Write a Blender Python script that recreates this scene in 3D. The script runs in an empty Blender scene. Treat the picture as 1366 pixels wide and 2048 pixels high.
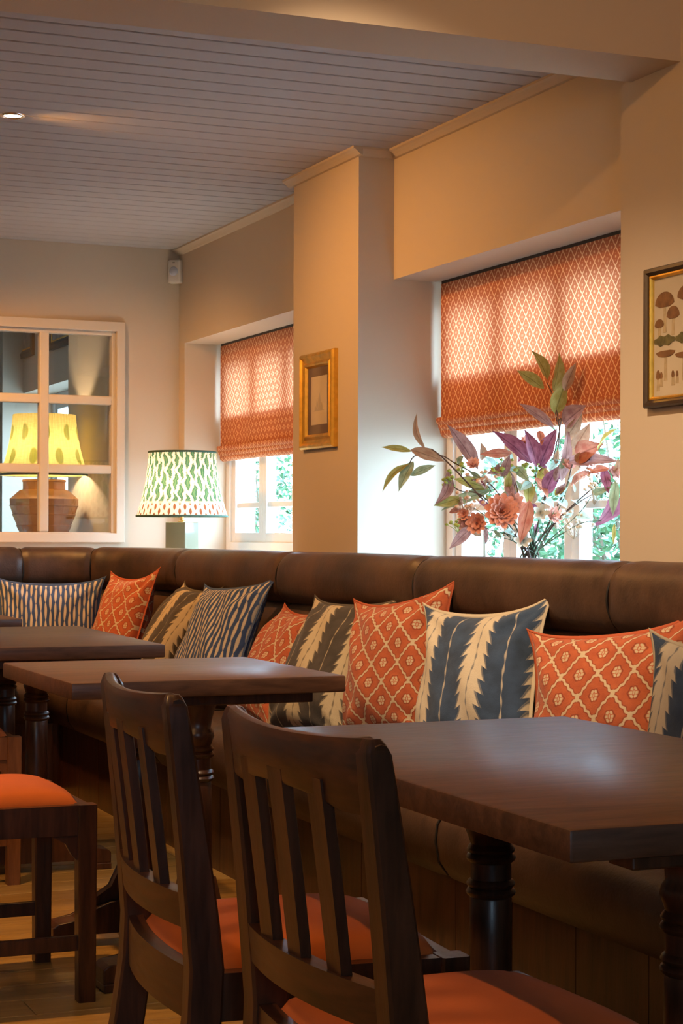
import bpy, bmesh, math, random
from mathutils import Vector, Matrix, Euler
R = math.radians
PI = math.pi
random.seed(7)
scene = bpy.context.scene
col = scene.collection

# ------------------------------------------------------------------ camera
# Y runs along the window wall (away), X towards the window wall, Z up.
CAM_H, YAW, FPX, HOR = 1.10, R(22.7), 3700.0, 1068.0
cam_d = bpy.data.cameras.new('camera')
cam = bpy.data.objects.new('camera', cam_d)
col.objects.link(cam)
cam_d.sensor_fit = 'HORIZONTAL'
cam_d.sensor_width = 36
cam_d.lens = FPX / 1366 * 36
cam_d.shift_y = (HOR - 1024) / 1366
cam_d.clip_start = 0.05
cam.location = (0, 0, CAM_H)
cam.rotation_euler = (Matrix.Rotation(-YAW, 3, 'Z') @ Matrix.Rotation(R(90), 3, 'X') @ Matrix.Rotation(R(0.2), 3, 'Z')).to_euler()
scene.camera = cam

# ------------------------------------------------------------------ world, exposure
world = bpy.data.worlds.new('sky')
scene.world = world
world.use_nodes = True
wn = world.node_tree.nodes
wn['Background'].inputs[0].default_value = (0.50, 0.76, 1.0, 1)
wn['Background'].inputs[1].default_value = 31.0
vs = scene.view_settings
vs.view_transform = 'Standard'
vs.look = 'None'
vs.exposure = -0.05
vs.gamma = 1.0
vs.use_curve_mapping = False
scene.cycles.sample_clamp_indirect = 6.0
scene.cycles.caustics_reflective = False
scene.cycles.caustics_refractive = False
scene.cycles.adaptive_threshold = 0.03
scene.cycles.max_bounces = 5
scene.cycles.diffuse_bounces = 3
scene.cycles.glossy_bounces = 2
scene.cycles.transmission_bounces = 3
scene.cycles.transparent_max_bounces = 8
WARM = (1.0, 0.44, 0.11)


def portal(loc, rot, sx, sy):
    l = bpy.data.lights.new('sky_portal', 'AREA')
    l.shape = 'RECTANGLE'
    l.size, l.size_y = sx, sy
    l.cycles.is_portal = True
    o = bpy.data.objects.new('sky_portal', l)
    col.objects.link(o)
    o.location = loc
    o.rotation_euler = rot
    return o


# ------------------------------------------------------------------ helpers
def at(px, py, X):
    """world point seen at a photograph pixel on the plane x = X"""
    u = (px - 683) / FPX
    v = (HOR - py) / FPX
    s, c = math.sin(YAW), math.cos(YAW)
    dx, dy = s + u * c, c - u * s
    t = X / dx
    return Vector((X, dy * t, CAM_H + v * t))


def tag(o, label=None, cat=None, group=None, kind=None):
    if label: o['label'] = label
    if cat: o['category'] = cat
    if group: o['group'] = group
    if kind: o['kind'] = kind
    return o


def empty(name, loc=(0, 0, 0), rz=0):
    o = bpy.data.objects.new(name, None)
    o.empty_display_size = 0.05
    col.objects.link(o)
    o.location = loc
    o.rotation_euler = (0, 0, rz)
    return o


def link(name, me, parent=None, loc=None, rot=None, scale=None):
    o = bpy.data.objects.new(name, me)
    col.objects.link(o)
    if parent: o.parent = parent
    if loc is not None: o.location = loc
    if rot is not None: o.rotation_euler = rot
    if scale is not None: o.scale = scale
    return o


def copy_tree(o, parent=None):
    c = o.copy()
    col.objects.link(c)
    c.parent = parent
    for ch in list(o.children):
        copy_tree(ch, c)
    return c


class MB:
    """collects shapes into one mesh"""
    def __init__(self):
        self.bm = bmesh.new()
        self.uv = None

    def box(self, x0, x1, y0, y1, z0, z1, mat=None, bevel=0.0, seg=2):
        vsx = [self.bm.verts.new((x, y, z)) for x in (x0, x1) for y in (y0, y1) for z in (z0, z1)]
        fs = []
        for idx in ((0, 1, 3, 2), (4, 6, 7, 5), (0, 4, 5, 1), (2, 3, 7, 6), (0, 2, 6, 4), (1, 5, 7, 3)):
            fs.append(self.bm.faces.new([vsx[i] for i in idx]))
        if bevel:
            es = list({e for f in fs for e in f.edges})
            r = bmesh.ops.bevel(self.bm, geom=es, offset=bevel, segments=seg, affect='EDGES', profile=0.5)
            vsx = [v for v in r['verts']] + [v for v in vsx if v.is_valid]
            vsx = list(set(vsx))
        if mat is not None:
            for v in vsx: v.co = mat @ v.co
        return self

    def prism(self, pts, axis, a0, a1, bevel=0.0, seg=2):
        """closed outline pts (2D) extruded along axis from a0 to a1; axis 'x': pts=(y,z), 'y': (x,z), 'z': (x,y)"""
        def mk(p, a):
            return {'x': (a, p[0], p[1]), 'y': (p[0], a, p[1]), 'z': (p[0], p[1], a)}[axis]
        A = [self.bm.verts.new(mk(p, a0)) for p in pts]
        B = [self.bm.verts.new(mk(p, a1)) for p in pts]
        n = len(pts)
        fs = [self.bm.faces.new(A[::-1]), self.bm.faces.new(B)]
        for i in range(n):
            fs.append(self.bm.faces.new((A[i], A[(i + 1) % n], B[(i + 1) % n], B[i])))
        if bevel:
            es = list({e for f in fs[:2] for e in f.edges})
            bmesh.ops.bevel(self.bm, geom=es, offset=bevel, segments=seg, affect='EDGES', profile=0.5)
        return self

    def lathe(self, prof, n=24, c=(0, 0, 0), close=True, poly_rot=0.0):
        rings = []
        for r, z in prof:
            rings.append([self.bm.verts.new((c[0] + r * math.cos(2 * PI * i / n + poly_rot), c[1] + r * math.sin(2 * PI * i / n + poly_rot), c[2] + z)) for i in range(n)])
        for a, b in zip(rings, rings[1:]):
            for i in range(n):
                self.bm.faces.new((a[i], a[(i + 1) % n], b[(i + 1) % n], b[i]))
        if close:
            self.bm.faces.new(rings[0][::-1])
            self.bm.faces.new(rings[-1])
        return self

    def tube(self, pts, rad, n=8, cap=True):
        pts = [Vector(p) for p in pts]
        rad = rad if isinstance(rad, (list, tuple)) else [rad] * len(pts)
        rings = []
        up = Vector((0, 0, 1))
        prev = None
        for i, p in enumerate(pts):
            t = (pts[min(i + 1, len(pts) - 1)] - pts[max(i - 1, 0)]).normalized()
            if prev is None:
                a = t.cross(up)
                if a.length < 1e-3: a = t.cross(Vector((1, 0, 0)))
            else:
                a = prev - t * prev.dot(t)
            a.normalize()
            prev = a
            b = t.cross(a)
            rings.append([self.bm.verts.new(p + (a * math.cos(2 * PI * k / n) + b * math.sin(2 * PI * k / n)) * rad[i]) for k in range(n)])
        for a, b in zip(rings, rings[1:]):
            for k in range(n):
                self.bm.faces.new((a[k], a[(k + 1) % n], b[(k + 1) % n], b[k]))
        if cap:
            self.bm.faces.new(rings[0][::-1])
            self.bm.faces.new(rings[-1])
        return self

    def sweep(self, frames, cap=True, closed=True):
        """frames: list of lists of points (same count), joined in order"""
        rings = [[self.bm.verts.new(p) for p in f] for f in frames]
        n = len(rings[0])
        m = n if closed else n - 1
        for a, b in zip(rings, rings[1:]):
            for k in range(m):
                try:
                    self.bm.faces.new((a[k], a[(k + 1) % n], b[(k + 1) % n], b[k]))
                except ValueError:
                    pass
        if cap:
            self.bm.faces.new(rings[0][::-1])
            self.bm.faces.new(rings[-1])
        return self

    def ico(self, c, r, sub=1, sc=(1, 1, 1)):
        g = bmesh.ops.create_icosphere(self.bm, subdivisions=sub, radius=1)
        for v in g['verts']:
            v.co = Vector((v.co.x * r * sc[0], v.co.y * r * sc[1], v.co.z * r * sc[2])) + Vector(c)
        return self

    def mesh(self, name, mat, smooth=False, auto=None):
        bmesh.ops.recalc_face_normals(self.bm, faces=self.bm.faces)
        me = bpy.data.meshes.new(name)
        if auto is not None:
            for f in self.bm.faces: f.smooth = True
            for e in self.bm.edges:
                if len(e.link_faces) == 2 and e.calc_face_angle(0) > R(auto): e.smooth = False
        self.bm.to_mesh(me)
        self.bm.free()
        if smooth:
            for p in me.polygons: p.use_smooth = True
        for m in (mat if isinstance(mat, (list, tuple)) else [mat]):
            me.materials.append(m)
        return me

    def build(self, name, mat, parent=None, smooth=False, auto=None, loc=None, rot=None):
        return link(name, self.mesh(name, mat, smooth, auto), parent, loc, rot)


# ------------------------------------------------------------------ shader expressions
class E:
    """a node socket with arithmetic"""
    nt = None

    def __init__(self, s): self.s = s

    @staticmethod
    def m(op, *a):
        n = E.nt.nodes.new('ShaderNodeMath')
        n.operation = op
        for i, x in enumerate(a):
            if isinstance(x, E): E.nt.links.new(x.s, n.inputs[i])
            else: n.inputs[i].default_value = float(x)
        return E(n.outputs[0])

    def __add__(s, o): return E.m('ADD', s, o)
    __radd__ = __add__
    def __sub__(s, o): return E.m('SUBTRACT', s, o)
    def __rsub__(s, o): return E.m('SUBTRACT', o, s)
    def __mul__(s, o): return E.m('MULTIPLY', s, o)
    __rmul__ = __mul__
    def __truediv__(s, o): return E.m('DIVIDE', s, o)
    def sin(s): return E.m('SINE', s)
    def cos(s): return E.m('COSINE', s)
    def abs(s): return E.m('ABSOLUTE', s)
    def fract(s): return E.m('FRACT', s)
    def floor(s): return E.m('FLOOR', s)
    def pow(s, o): return E.m('POWER', s, o)
    def sqrt(s): return E.m('SQRT', s)
    def min(s, o): return E.m('MINIMUM', s, o)
    def max(s, o): return E.m('MAXIMUM', s, o)

    def lt(s, o, soft=0.02):
        """1 where s < o, soft edge"""
        d = (o - s) if isinstance(o, E) else E.m('SUBTRACT', o, s)
        n = E.m('MULTIPLY_ADD', d, 1.0 / (2 * soft), 0.5)
        n.s.node.use_clamp = True
        return n

    def inv(s): return E.m('SUBTRACT', 1.0, s)


def new_mat(name):
    m = bpy.data.materials.new(name)
    m.use_nodes = True
    nt = m.node_tree
    E.nt = nt
    return m, nt, nt.nodes['Principled BSDF']


def coords(nt, kind='Object', scale=(1, 1, 1)):
    tc = nt.nodes.new('ShaderNodeTexCoord')
    mp = nt.nodes.new('ShaderNodeMapping')
    mp.inputs['Scale'].default_value = scale
    nt.links.new(tc.outputs[kind], mp.inputs[0])
    return mp.outputs[0]


def noise(nt, vec, scale, detail=3, rough=0.5, dist=0.0):
    n = nt.nodes.new('ShaderNodeTexNoise')
    n.inputs['Scale'].default_value = scale
    n.inputs['Detail'].default_value = detail
    n.inputs['Roughness'].default_value = rough
    n.inputs['Distortion'].default_value = dist
    if vec is not None: nt.links.new(vec, n.inputs['Vector'])
    return E(n.outputs['Fac'])


def mixc(nt, fac, a, b):
    n = nt.nodes.new('ShaderNodeMix')
    n.data_type = 'RGBA'
    for i, x in ((6, a), (7, b)):
        if isinstance(x, tuple): n.inputs[i].default_value = (*x, 1) if len(x) == 3 else x
        else: nt.links.new(x, n.inputs[i])
    if isinstance(fac, E): nt.links.new(fac.s, n.inputs[0])
    else: n.inputs[0].default_value = fac
    return n.outputs[2]


def bump(nt, bsdf, h, strength=0.3, dist=0.01):
    b = nt.nodes.new('ShaderNodeBump')
    b.inputs['Strength'].default_value = strength
    b.inputs['Distance'].default_value = dist
    nt.links.new(h.s, b.inputs['Height'])
    nt.links.new(b.outputs[0], bsdf.inputs['Normal'])


def ramp01(nt, e, a, b):
    n = nt.nodes.new('ShaderNodeMapRange')
    n.inputs[1].default_value, n.inputs[2].default_value = a, b
    nt.links.new(e.s, n.inputs[0])
    return E(n.outputs[0])


def simple(name, c, rough=0.5, metal=0.0, var=0.0, vscale=8.0, bumps=0.0, bscale=60.0, emit=None, estr=0.0, coat=0.0):
    m, nt, b = new_mat(name)
    b.inputs['Roughness'].default_value = rough
    b.inputs['Metallic'].default_value = metal
    b.inputs['Coat Weight'].default_value = coat
    v = coords(nt)
    if var:
        n = noise(nt, v, vscale)
        nt.links.new(mixc(nt, ramp01(nt, n, 0.3, 0.7), tuple(x * (1 - var) for x in c), tuple(min(1, x * (1 + var)) for x in c)), b.inputs['Base Color'])
    else:
        b.inputs['Base Color'].default_value = (*c, 1)
    if bumps: bump(nt, b, noise(nt, v, bscale, 1), bumps, 0.004)
    if emit:
        b.inputs['Emission Color'].default_value = (*emit, 1)
        b.inputs['Emission Strength'].default_value = estr
    return m


def wood(name, c0, c1, rough=0.35, scale=(3, 40, 40), coat=0.0, bmp=0.08):
    m, nt, b = new_mat(name)
    v = coords(nt, 'Object', scale)
    n1 = noise(nt, v, 1.0, 4, 0.6, 0.6)
    n2 = noise(nt, v, 4.0, 2, 0.6)
    f = ramp01(nt, n1 * 0.7 + n2 * 0.3, 0.36, 0.64)
    nt.links.new(mixc(nt, f, c0, c1), b.inputs['Base Color'])
    rr = n2 * 0.16 + (rough - 0.08)
    nt.links.new(rr.s, b.inputs['Roughness'])
    b.inputs['Coat Weight'].default_value = coat
    b.inputs['Coat Roughness'].default_value = 0.25
    bump(nt, b, n2, bmp, 0.004)
    return m


def uv_e(nt):
    tc = nt.nodes.new('ShaderNodeTexCoord')
    sp = nt.nodes.new('ShaderNodeSeparateXYZ')
    nt.links.new(tc.outputs['UV'], sp.inputs[0])
    return E(sp.outputs[0]), E(sp.outputs[1]), tc.outputs['UV']


def cloth_finish(nt, b, vec, base, rough=0.9, weave=180):
    nt.links.new(base, b.inputs['Base Color'])
    b.inputs['Roughness'].default_value = rough
    b.inputs['Sheen Weight'].default_value = 0.15
    bump(nt, b, noise(nt, vec, weave, 1) * 0.5 + noise(nt, vec, 9, 2) * 2.2, 0.25, 0.006)


CREAM = (0.62, 0.50, 0.33)


def mat_red_print(name):
    m, nt, b = new_mat(name)
    u, v, vec = uv_e(nt)
    wv = noise(nt, vec, 5, 2)
    uu = u + wv * 0.03
    p = uu * 4.5 + v * 4.0
    q = uu * 4.5 - v * 4.0
    p = p + (q * (2 * PI * 4.0)).sin() * 0.02
    q = q + (p * (2 * PI * 4.0)).sin() * 0.02
    a = p.fract() - 0.5
    c = q.fract() - 0.5
    la = 0.5 - a.abs()
    lc = 0.5 - c.abs()
    line = la.min(lc).lt(0.040, 0.012)
    node = (la * la + lc * lc).sqrt().lt(0.105, 0.015)
    rx, ry = (a + c) * 0.5, (a - c) * 0.55
    r = (rx * rx + ry * ry).sqrt()
    th = E.m('ARCTAN2', ry, rx)
    gap = ((th * 3.0).cos().abs()).lt(0.28, 0.12) * r.lt(0.05, 0.01).inv()
    flower = r.lt(0.125, 0.01) * gap.inv() * (r - 0.045).abs().lt(0.012, 0.008).inv()
    ring = (r - 0.150).abs().lt(0.012, 0.01)
    dark = (la.min(lc) - 0.062).abs().lt(0.012, 0.01).max(ring)
    n = noise(nt, vec, 14, 3)
    red = mixc(nt, ramp01(nt, n, 0.3, 0.7), (0.42, 0.085, 0.03), (0.54, 0.13, 0.046))
    base = mixc(nt, dark * 0.75, red, (0.16, 0.03, 0.015))
    base = mixc(nt, line.max(node).max(flower), base, CREAM)
    cloth_finish(nt, b, vec, base)
    return m


def mat_ikat(name, darkc, lightc=CREAM, reps=2.35, off=0.12):
    m, nt, b = new_mat(name)
    u, v, vec = uv_e(nt)
    uu = u + noise(nt, vec, 4, 2) * 0.05
    f = (uu * reps + off).fract() - 0.5
    fa = f.abs()
    saw = (v * 13.0 + fa * 3.0).fract()
    wid = saw.inv().pow(1.3) * 0.085 + 0.13
    leaf = fa.lt(wid, 0.012)
    vein = fa.lt(0.008 + (v * 90).sin() * 0.006, 0.008)
    thin = (0.5 - fa).lt(0.009 + (v * 70).sin() * 0.006, 0.007)
    n = noise(nt, vec, 10, 4)
    dk = mixc(nt, ramp01(nt, n, 0.3, 0.7), tuple(x * 0.75 for x in darkc), tuple(x * 1.3 for x in darkc))
    base = mixc(nt, leaf, dk, lightc)
    base = mixc(nt, vein * 0.7, base, darkc)
    base = mixc(nt, thin * 0.75, base, lightc)
    base = mixc(nt, (fa - wid - 0.02).abs().lt(0.006, 0.006) * 0.3, base, lightc)
    cloth_finish(nt, b, vec, base)
    return m


def mat_drops(name):
    m, nt, b = new_mat(name)
    u, v, vec = uv_e(nt)
    vv = v + noise(nt, vec, 6, 2) * 0.05
    x = u * 21.0 + noise(nt, vec, 3, 2) * 0.8
    k = x.floor()
    f = (x.fract() - 0.5).abs()
    o = (k * 0.5).fract() + (k * 12.9898).sin() * 0.12
    d = ((vv * 5.5 + o) * PI).sin().abs().pow(0.55)
    drop = f.lt(d * 0.26, 0.06)
    n = noise(nt, vec, 12, 3)
    blue = mixc(nt, ramp01(nt, n, 0.3, 0.7), (0.03, 0.070, 0.20), (0.05, 0.11, 0.29))
    base = mixc(nt, drop, blue, (0.68, 0.62, 0.50))
    cloth_finish(nt, b, vec, base)
    return m


def translucent_cloth(name, build, trans=0.5, rough=0.9):
    """diffuse + translucent of the same colour; build(nt,u,v,vec) returns a colour socket"""
    m, nt, b = new_mat(name)
    u, v, vec = uv_e(nt)
    base = build(nt, u, v, vec)
    nt.links.new(base, b.inputs['Base Color'])
    b.inputs['Roughness'].default_value = rough
    b.inputs['Specular IOR Level'].default_value = 0.1
    t = nt.nodes.new('ShaderNodeBsdfTranslucent')
    nt.links.new(base, t.inputs[0])
    mx = nt.nodes.new('ShaderNodeMixShader')
    mx.inputs[0].default_value = trans
    nt.links.new(b.outputs[0], mx.inputs[1])
    nt.links.new(t.outputs[0], mx.inputs[2])
    nt.links.new(mx.outputs[0], nt.nodes['Material Output'].inputs[0])
    return m


def blind_pattern(nt, u, v, vec):
    # u, v in metres
    p = u / 0.050
    q = v / 0.062
    a = p + q
    c = p - q
    w = 0.045
    a = a + (c * (2 * PI * 2.0)).sin() * 0.018
    c = c + (a * (2 * PI * 2.0)).sin() * 0.018
    fa = (a.fract() - 0.5)
    fc = (c.fract() - 0.5)
    l = (0.5 - fa.abs()).min(0.5 - fc.abs()).lt(0.055, 0.03)
    r = (fa * fa + fc * fc).sqrt()
    dot = r.lt(0.085, 0.03)
    ring = (r - 0.24).abs().lt(0.03, 0.02) * ((E.m('ARCTAN2', fa, fc) * 4.0).cos().lt(0.0, 0.2))
    n = noise(nt, vec, 60, 2)
    red = mixc(nt, n, (0.43, 0.12, 0.05), (0.52, 0.165, 0.072))
    return mixc(nt, (l.max(dot) + ring * 0.3).min(1.0), red, (0.84, 0.52, 0.28))


def green_shade(nt, u, v, vec):
    # u around 0..1, v 0 bottom .. 1 top
    n = noise(nt, vec, 30, 2)
    x = u * 38.0 + (noise(nt, vec, 8, 3) - 0.5) * 1.6
    k = x.floor()
    f = (x.fract() - 0.5).abs()
    jag = noise(nt, vec, 90, 2) * 0.35 + noise(nt, vec, 5, 2) * 0.5
    vv = v * 3.0 + (k * 0.5).fract() * 1.0 + jag
    w = (vv * PI).sin().abs()
    flame = f.lt(w * 0.46 - 0.07, 0.05)
    flame = flame * v.lt(0.22, 0.02).inv()
    heart = f.lt(w * 0.30 - 0.16, 0.03) * v.lt(0.25, 0.02).inv()
    y2 = u * 52.0
    f2 = (y2.fract() - 0.5).abs()
    w2 = ((v * 7.0 + (y2.floor() * 0.5).fract()) * PI).sin().abs()
    spots = f2.lt(w2 * 0.42 - 0.14, 0.05) * v.lt(0.2, 0.02)
    edge = (f - (w * 0.46 - 0.04)).abs().lt(0.03, 0.02) * v.lt(0.22, 0.02).inv()
    base = mixc(nt, n, (0.86, 0.82, 0.66), (0.93, 0.90, 0.78))
    base = mixc(nt, edge * 0.55, base, (0.55, 0.22, 0.08))
    base = mixc(nt, flame * 0.95, base, (0.018, 0.125, 0.07))
    base = mixc(nt, heart * 0.5, base, (0.20, 0.35, 0.16))
    return mixc(nt, spots, base, (0.28, 0.10, 0.05))


def yellow_shade(nt, u, v, vec):
    x = u * 18.0
    k = x.floor()
    f = (x.fract() - 0.5)
    g = (v - 0.5 + ((k * 0.5).fract() - 0.25) * 0.8)
    r = (f * f * 9.0 + g * g * 55.0)
    spot = r.lt(1.0, 0.25)
    n = noise(nt, vec, 40, 2)
    base = mixc(nt, n, (0.58, 0.47, 0.14), (0.76, 0.66, 0.28))
    return mixc(nt, spot * 0.85, base, (0.16, 0.20, 0.03))


def leather(name, c0, c1, rough=0.36):
    m, nt, b = new_mat(name)
    v = coords(nt)
    n = noise(nt, v, 4.5, 4, 0.65)
    n2 = noise(nt, v, 140, 1)
    st = noise(nt, coords(nt, 'Object', (1, 1, 0.15)), 38, 1, 0.6)
    nt.links.new(mixc(nt, ramp01(nt, n * 0.9 + st * 0.1, 0.34, 0.68), c0, c1), b.inputs['Base Color'])
    rr = n * 0.22 + (rough - 0.08)
    nt.links.new(rr.s, b.inputs['Roughness'])
    bump(nt, b, n2 * 0.35 + n * 1.6, 0.25, 0.006)
    return m


def leaf_mat(name, c0, c1, trans=0.2):
    def bld(nt, u, v, vec):
        vein = (v - 0.5).abs().lt(0.03, 0.02)
        side = ((u * 14.0 + (v - 0.5).abs() * 9.0).fract() - 0.5).abs().lt(0.06, 0.05)
        n = noise(nt, vec, 5, 3)
        base = mixc(nt, ramp01(nt, n, 0.35, 0.65), c0, c1)
        return mixc(nt, vein * 0.7 + side * 0.2, base, tuple(x * 0.45 for x in c0))
    return translucent_cloth(name, bld, trans, 0.5)


def glass_mat(name, refl=0.05, tint=(1, 1, 1)):
    m, nt, b = new_mat(name)
    t = nt.nodes.new('ShaderNodeBsdfTransparent')
    t.inputs[0].default_value = (*tint, 1)
    g = nt.nodes.new('ShaderNodeBsdfGlossy')
    g.inputs['Roughness'].default_value = 0.02
    mx = nt.nodes.new('ShaderNodeMixShader')
    mx.inputs[0].default_value = refl
    nt.links.new(t.outputs[0], mx.inputs[1])
    nt.links.new(g.outputs[0], mx.inputs[2])
    nt.links.new(mx.outputs[0], nt.nodes['Material Output'].inputs[0])
    return m


M = {}
M['wall'] = simple('wall_paint', (0.60, 0.505, 0.39), 0.75)
M['ceil'] = simple('ceiling_paint', (0.47, 0.45, 0.455), 0.7)
M['groove'] = simple('groove_dark', (0.07, 0.055, 0.045), 0.9)
M['trimpaint'] = simple('joinery_paint', (0.66, 0.59, 0.49), 0.45)
M['white'] = simple('white_paint', (0.80, 0.80, 0.78), 0.4)
M['plaster'] = simple('reveal_paint', (0.70, 0.64, 0.56), 0.7, var=0.02)
M['floorboard'] = wood('oak_floor', (0.25, 0.16, 0.052), (0.40, 0.27, 0.098), 0.42, (2.0, 26, 26), bmp=0.05)
M['gap'] = simple('floor_gap', (0.03, 0.018, 0.01), 0.9)
M['wood'] = wood('dark_oak', (0.026, 0.009, 0.004), (0.092, 0.031, 0.013), 0.36, (26, 26, 3), coat=0.15)
M['crest'] = wood('dark_oak_rail', (0.028, 0.010, 0.004), (0.100, 0.035, 0.014), 0.36, (26, 4, 26), coat=0.15)
M['top'] = wood('table_oak', (0.056, 0.025, 0.014), (0.130, 0.060, 0.033), 0.43, (5, 34, 34), coat=0.12)
M['lightwood'] = wood('honey_oak', (0.13, 0.05, 0.018), (0.24, 0.10, 0.035), 0.4, (26, 26, 3))
M['leather'] = leather('brown_leather', (0.034, 0.018, 0.011), (0.115, 0.060, 0.035), 0.46)
M['seam'] = simple('seam_thread', (0.010, 0.006, 0.004), 0.7)
M['velvet'] = simple('rust_velvet', (0.50, 0.125, 0.022), 0.9, var=0.10, vscale=6, bumps=0.05, bscale=200)
M['velvet'].node_tree.nodes['Principled BSDF'].inputs['Sheen Weight'].default_value = 0.05
M['red'] = mat_red_print('red_block_print')
M['grey'] = mat_ikat('charcoal_ikat', (0.060, 0.050, 0.042), (0.56, 0.46, 0.29), 2.5, 0.35)
M['blue'] = mat_ikat('navy_ikat', (0.040, 0.072, 0.135), (0.68, 0.60, 0.46), 2.4, 0.1)
M['drops'] = mat_drops('blue_drop_print')
M['beige'] = simple('beige_linen', (0.60, 0.50, 0.38), 0.9, var=0.06, bumps=0.1, bscale=150)
M['blind'] = translucent_cloth('lattice_blind', blind_pattern, 0.24)
M['green_shade'] = translucent_cloth('green_ikat_shade', green_shade, 0.55)
M['yellow_shade'] = translucent_cloth('yellow_pleat_shade', yellow_shade, 0.3)
M['brass'] = simple('brass', (0.70, 0.48, 0.18), 0.28, 1.0)
M['gold'] = simple('gilt', (0.86, 0.52, 0.09), 0.42, 1.0, var=0.15, vscale=30, bumps=0.08, bscale=120)
M['blackframe'] = simple('black_frame', (0.045, 0.026, 0.015), 0.35, var=0.2, vscale=20)
M['paper'] = simple('aged_paper', (0.62, 0.52, 0.37), 0.8, var=0.04, vscale=5)
M['mount'] = simple('brown_mount', (0.16, 0.10, 0.055), 0.8)
M['ink'] = simple('pencil_grey', (0.30, 0.25, 0.19), 0.8)
M['glass'] = glass_mat('pane_glass', 0.06)
M['winglass'] = glass_mat('window_glass', 0.03, (0.97, 0.99, 1.0))
M['ceramic'] = simple('olive_ceramic', (0.26, 0.27, 0.20), 0.25, coat=0.4)
M['terracotta'] = simple('terracotta', (0.50, 0.24, 0.10), 0.55, var=0.18, vscale=12, bumps=0.1, bscale=40)
M['plastic'] = simple('white_plastic', (0.75, 0.72, 0.66), 0.35)
M['sensor_lens'] = simple('sensor_lens', (0.55, 0.60, 0.72), 0.2)
M['chrome'] = simple('chrome', (0.8, 0.8, 0.8), 0.2, 1.0)
M['bulb'] = simple('lit_lamp', (1, 0.9, 0.75), 0.5, emit=(1, 0.80, 0.52), estr=30)
M['ground'] = simple('outdoor_paving', (0.35, 0.34, 0.32), 0.9, var=0.1)
M['hedge'] = simple('hedge_leaf', (0.03, 0.10, 0.035), 0.5, var=0.4, vscale=9)
M['bark'] = simple('bark', (0.10, 0.07, 0.045), 0.9, var=0.2)
M['stem'] = simple('flower_stem', (0.07, 0.11, 0.06), 0.6, var=0.2)
M['brownstem'] = simple('brown_stem', (0.09, 0.05, 0.035), 0.6)
M['vase'] = simple('stoneware', (0.30, 0.28, 0.25), 0.4)

# ================================================================== SETTING
YF = 8.73                      # far wall
XW, XP, XO = 2.78, 2.64, 3.15  # wall face, pillar face, outer face
ZC, ZF = 2.50, 2.78            # rear ceiling, front ceiling
XL, YB = -3.0, -2.6
P1a, P1b = 6.16, 6.81          # middle pillar
P2 = 4.35                      # near pillar far edge
J1 = 8.64                      # far jamb
ZS, ZSILL = 2.03, 0.89


def struct(o):
    o['kind'] = 'structure'
    return o


w = MB()
w.box(XP, XO, P1a, P1b, 0, ZC)
w.box(XP, XO, YB, P2, 0, ZF)
w.box(XW, XO, P2, P1a, ZS, ZC)
w.box(XW, XO, P2, P1a, 0, ZSILL - 0.03)
w.box(XW, XO, P1b, J1, ZS, ZC)
w.box(XW, XO, P1b, J1, 0, 0.97)
w.box(XW, XO, J1, YF, 0, ZC)
struct(w.build('wall_right', M['wall']))

# far wall with the glazed screen opening
FX0, FX1, FZ0, FZ1 = 1.33, 2.47, 1.075, 2.115
w = MB()
w.box(XL, FX0, YF, YF + 0.15, 0, ZC)
w.box(FX1, XO, YF, YF + 0.15, 0, ZC)
w.box(FX0, FX1, YF, YF + 0.15, 0, FZ0)
w.box(FX0, FX1, YF, YF + 0.15, FZ1, ZC)
struct(w.build('wall_far', M['wall']))
w = MB()
w.box(XL - 0.15, XL, YB, 13.2, 0, ZF)
struct(w.build('wall_left', M['wall']))
BX0, BX1, BZ0, BZ1 = -1.0, -0.2, 1.3, 2.05
w = MB()
w.box(XL, BX0, YB - 0.2, YB, 0, ZF)
w.box(BX1, XO, YB - 0.2, YB, 0, ZF)
w.box(BX0, BX1, YB - 0.2, YB, 0, BZ0)
w.box(BX0, BX1, YB - 0.2, YB, BZ1, ZF)
struct(w.build('wall_back', M['wall']))

# beam between the two halves of the room
w = MB()
w.box(XL, XO, 4.06, 4.30, 2.32, ZF)
struct(w.build('trim_1', M['wall']))

# boarded ceiling (rear) and plain ceiling (front)
cl = MB().box(XL, XO, 4.30, YF, ZC + 0.012, ZC + 0.1).build('ceiling', M['groove'])
struct(cl)
PITCH = 0.1145
nb = int((YF - 4.30) / PITCH) + 1
bw = MB().box(XL, XO, 0, PITCH - 0.011, 0, 0.014, bevel=0.0025, seg=1).mesh('ceiling_board', M['ceil'])
for i in range(nb):
    y = 4.305 + i * PITCH
    if y + PITCH > YF + 0.1: break
    link('ceiling_board', bw, cl, (0, y, ZC - 0.002))
cf = MB().box(XL, XO, YB, 4.06, ZF, ZF + 0.1).build('ceiling_front', M['ceil'])
struct(cf)


# cornice
def cornice(name, x, y0, y1):
    pts = [(x, ZC), (x - 0.036, ZC), (x - 0.036, ZC - 0.010), (x - 0.028, ZC - 0.014), (x - 0.018, ZC - 0.022), (x - 0.010, ZC - 0.030), (x, ZC - 0.032)]
    return struct(MB().prism(pts, 'y', y0, y1).build(name, M['wall']))


cornice('trim_2', XW, P1b, YF)
cornice('trim_3', XW, 4.30, P1a)
cornice('trim_4', XP, P1a - 0.036, P1b + 0.036)
pts = [(P1a, ZC), (P1a - 0.036, ZC), (P1a - 0.036, ZC - 0.010), (P1a - 0.018, ZC - 0.022), (P1a - 0.010, ZC - 0.030), (P1a, ZC - 0.032)]
struct(MB().prism(pts, 'x', XP - 0.001, XW).build('trim_5', M['wall']))

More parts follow.
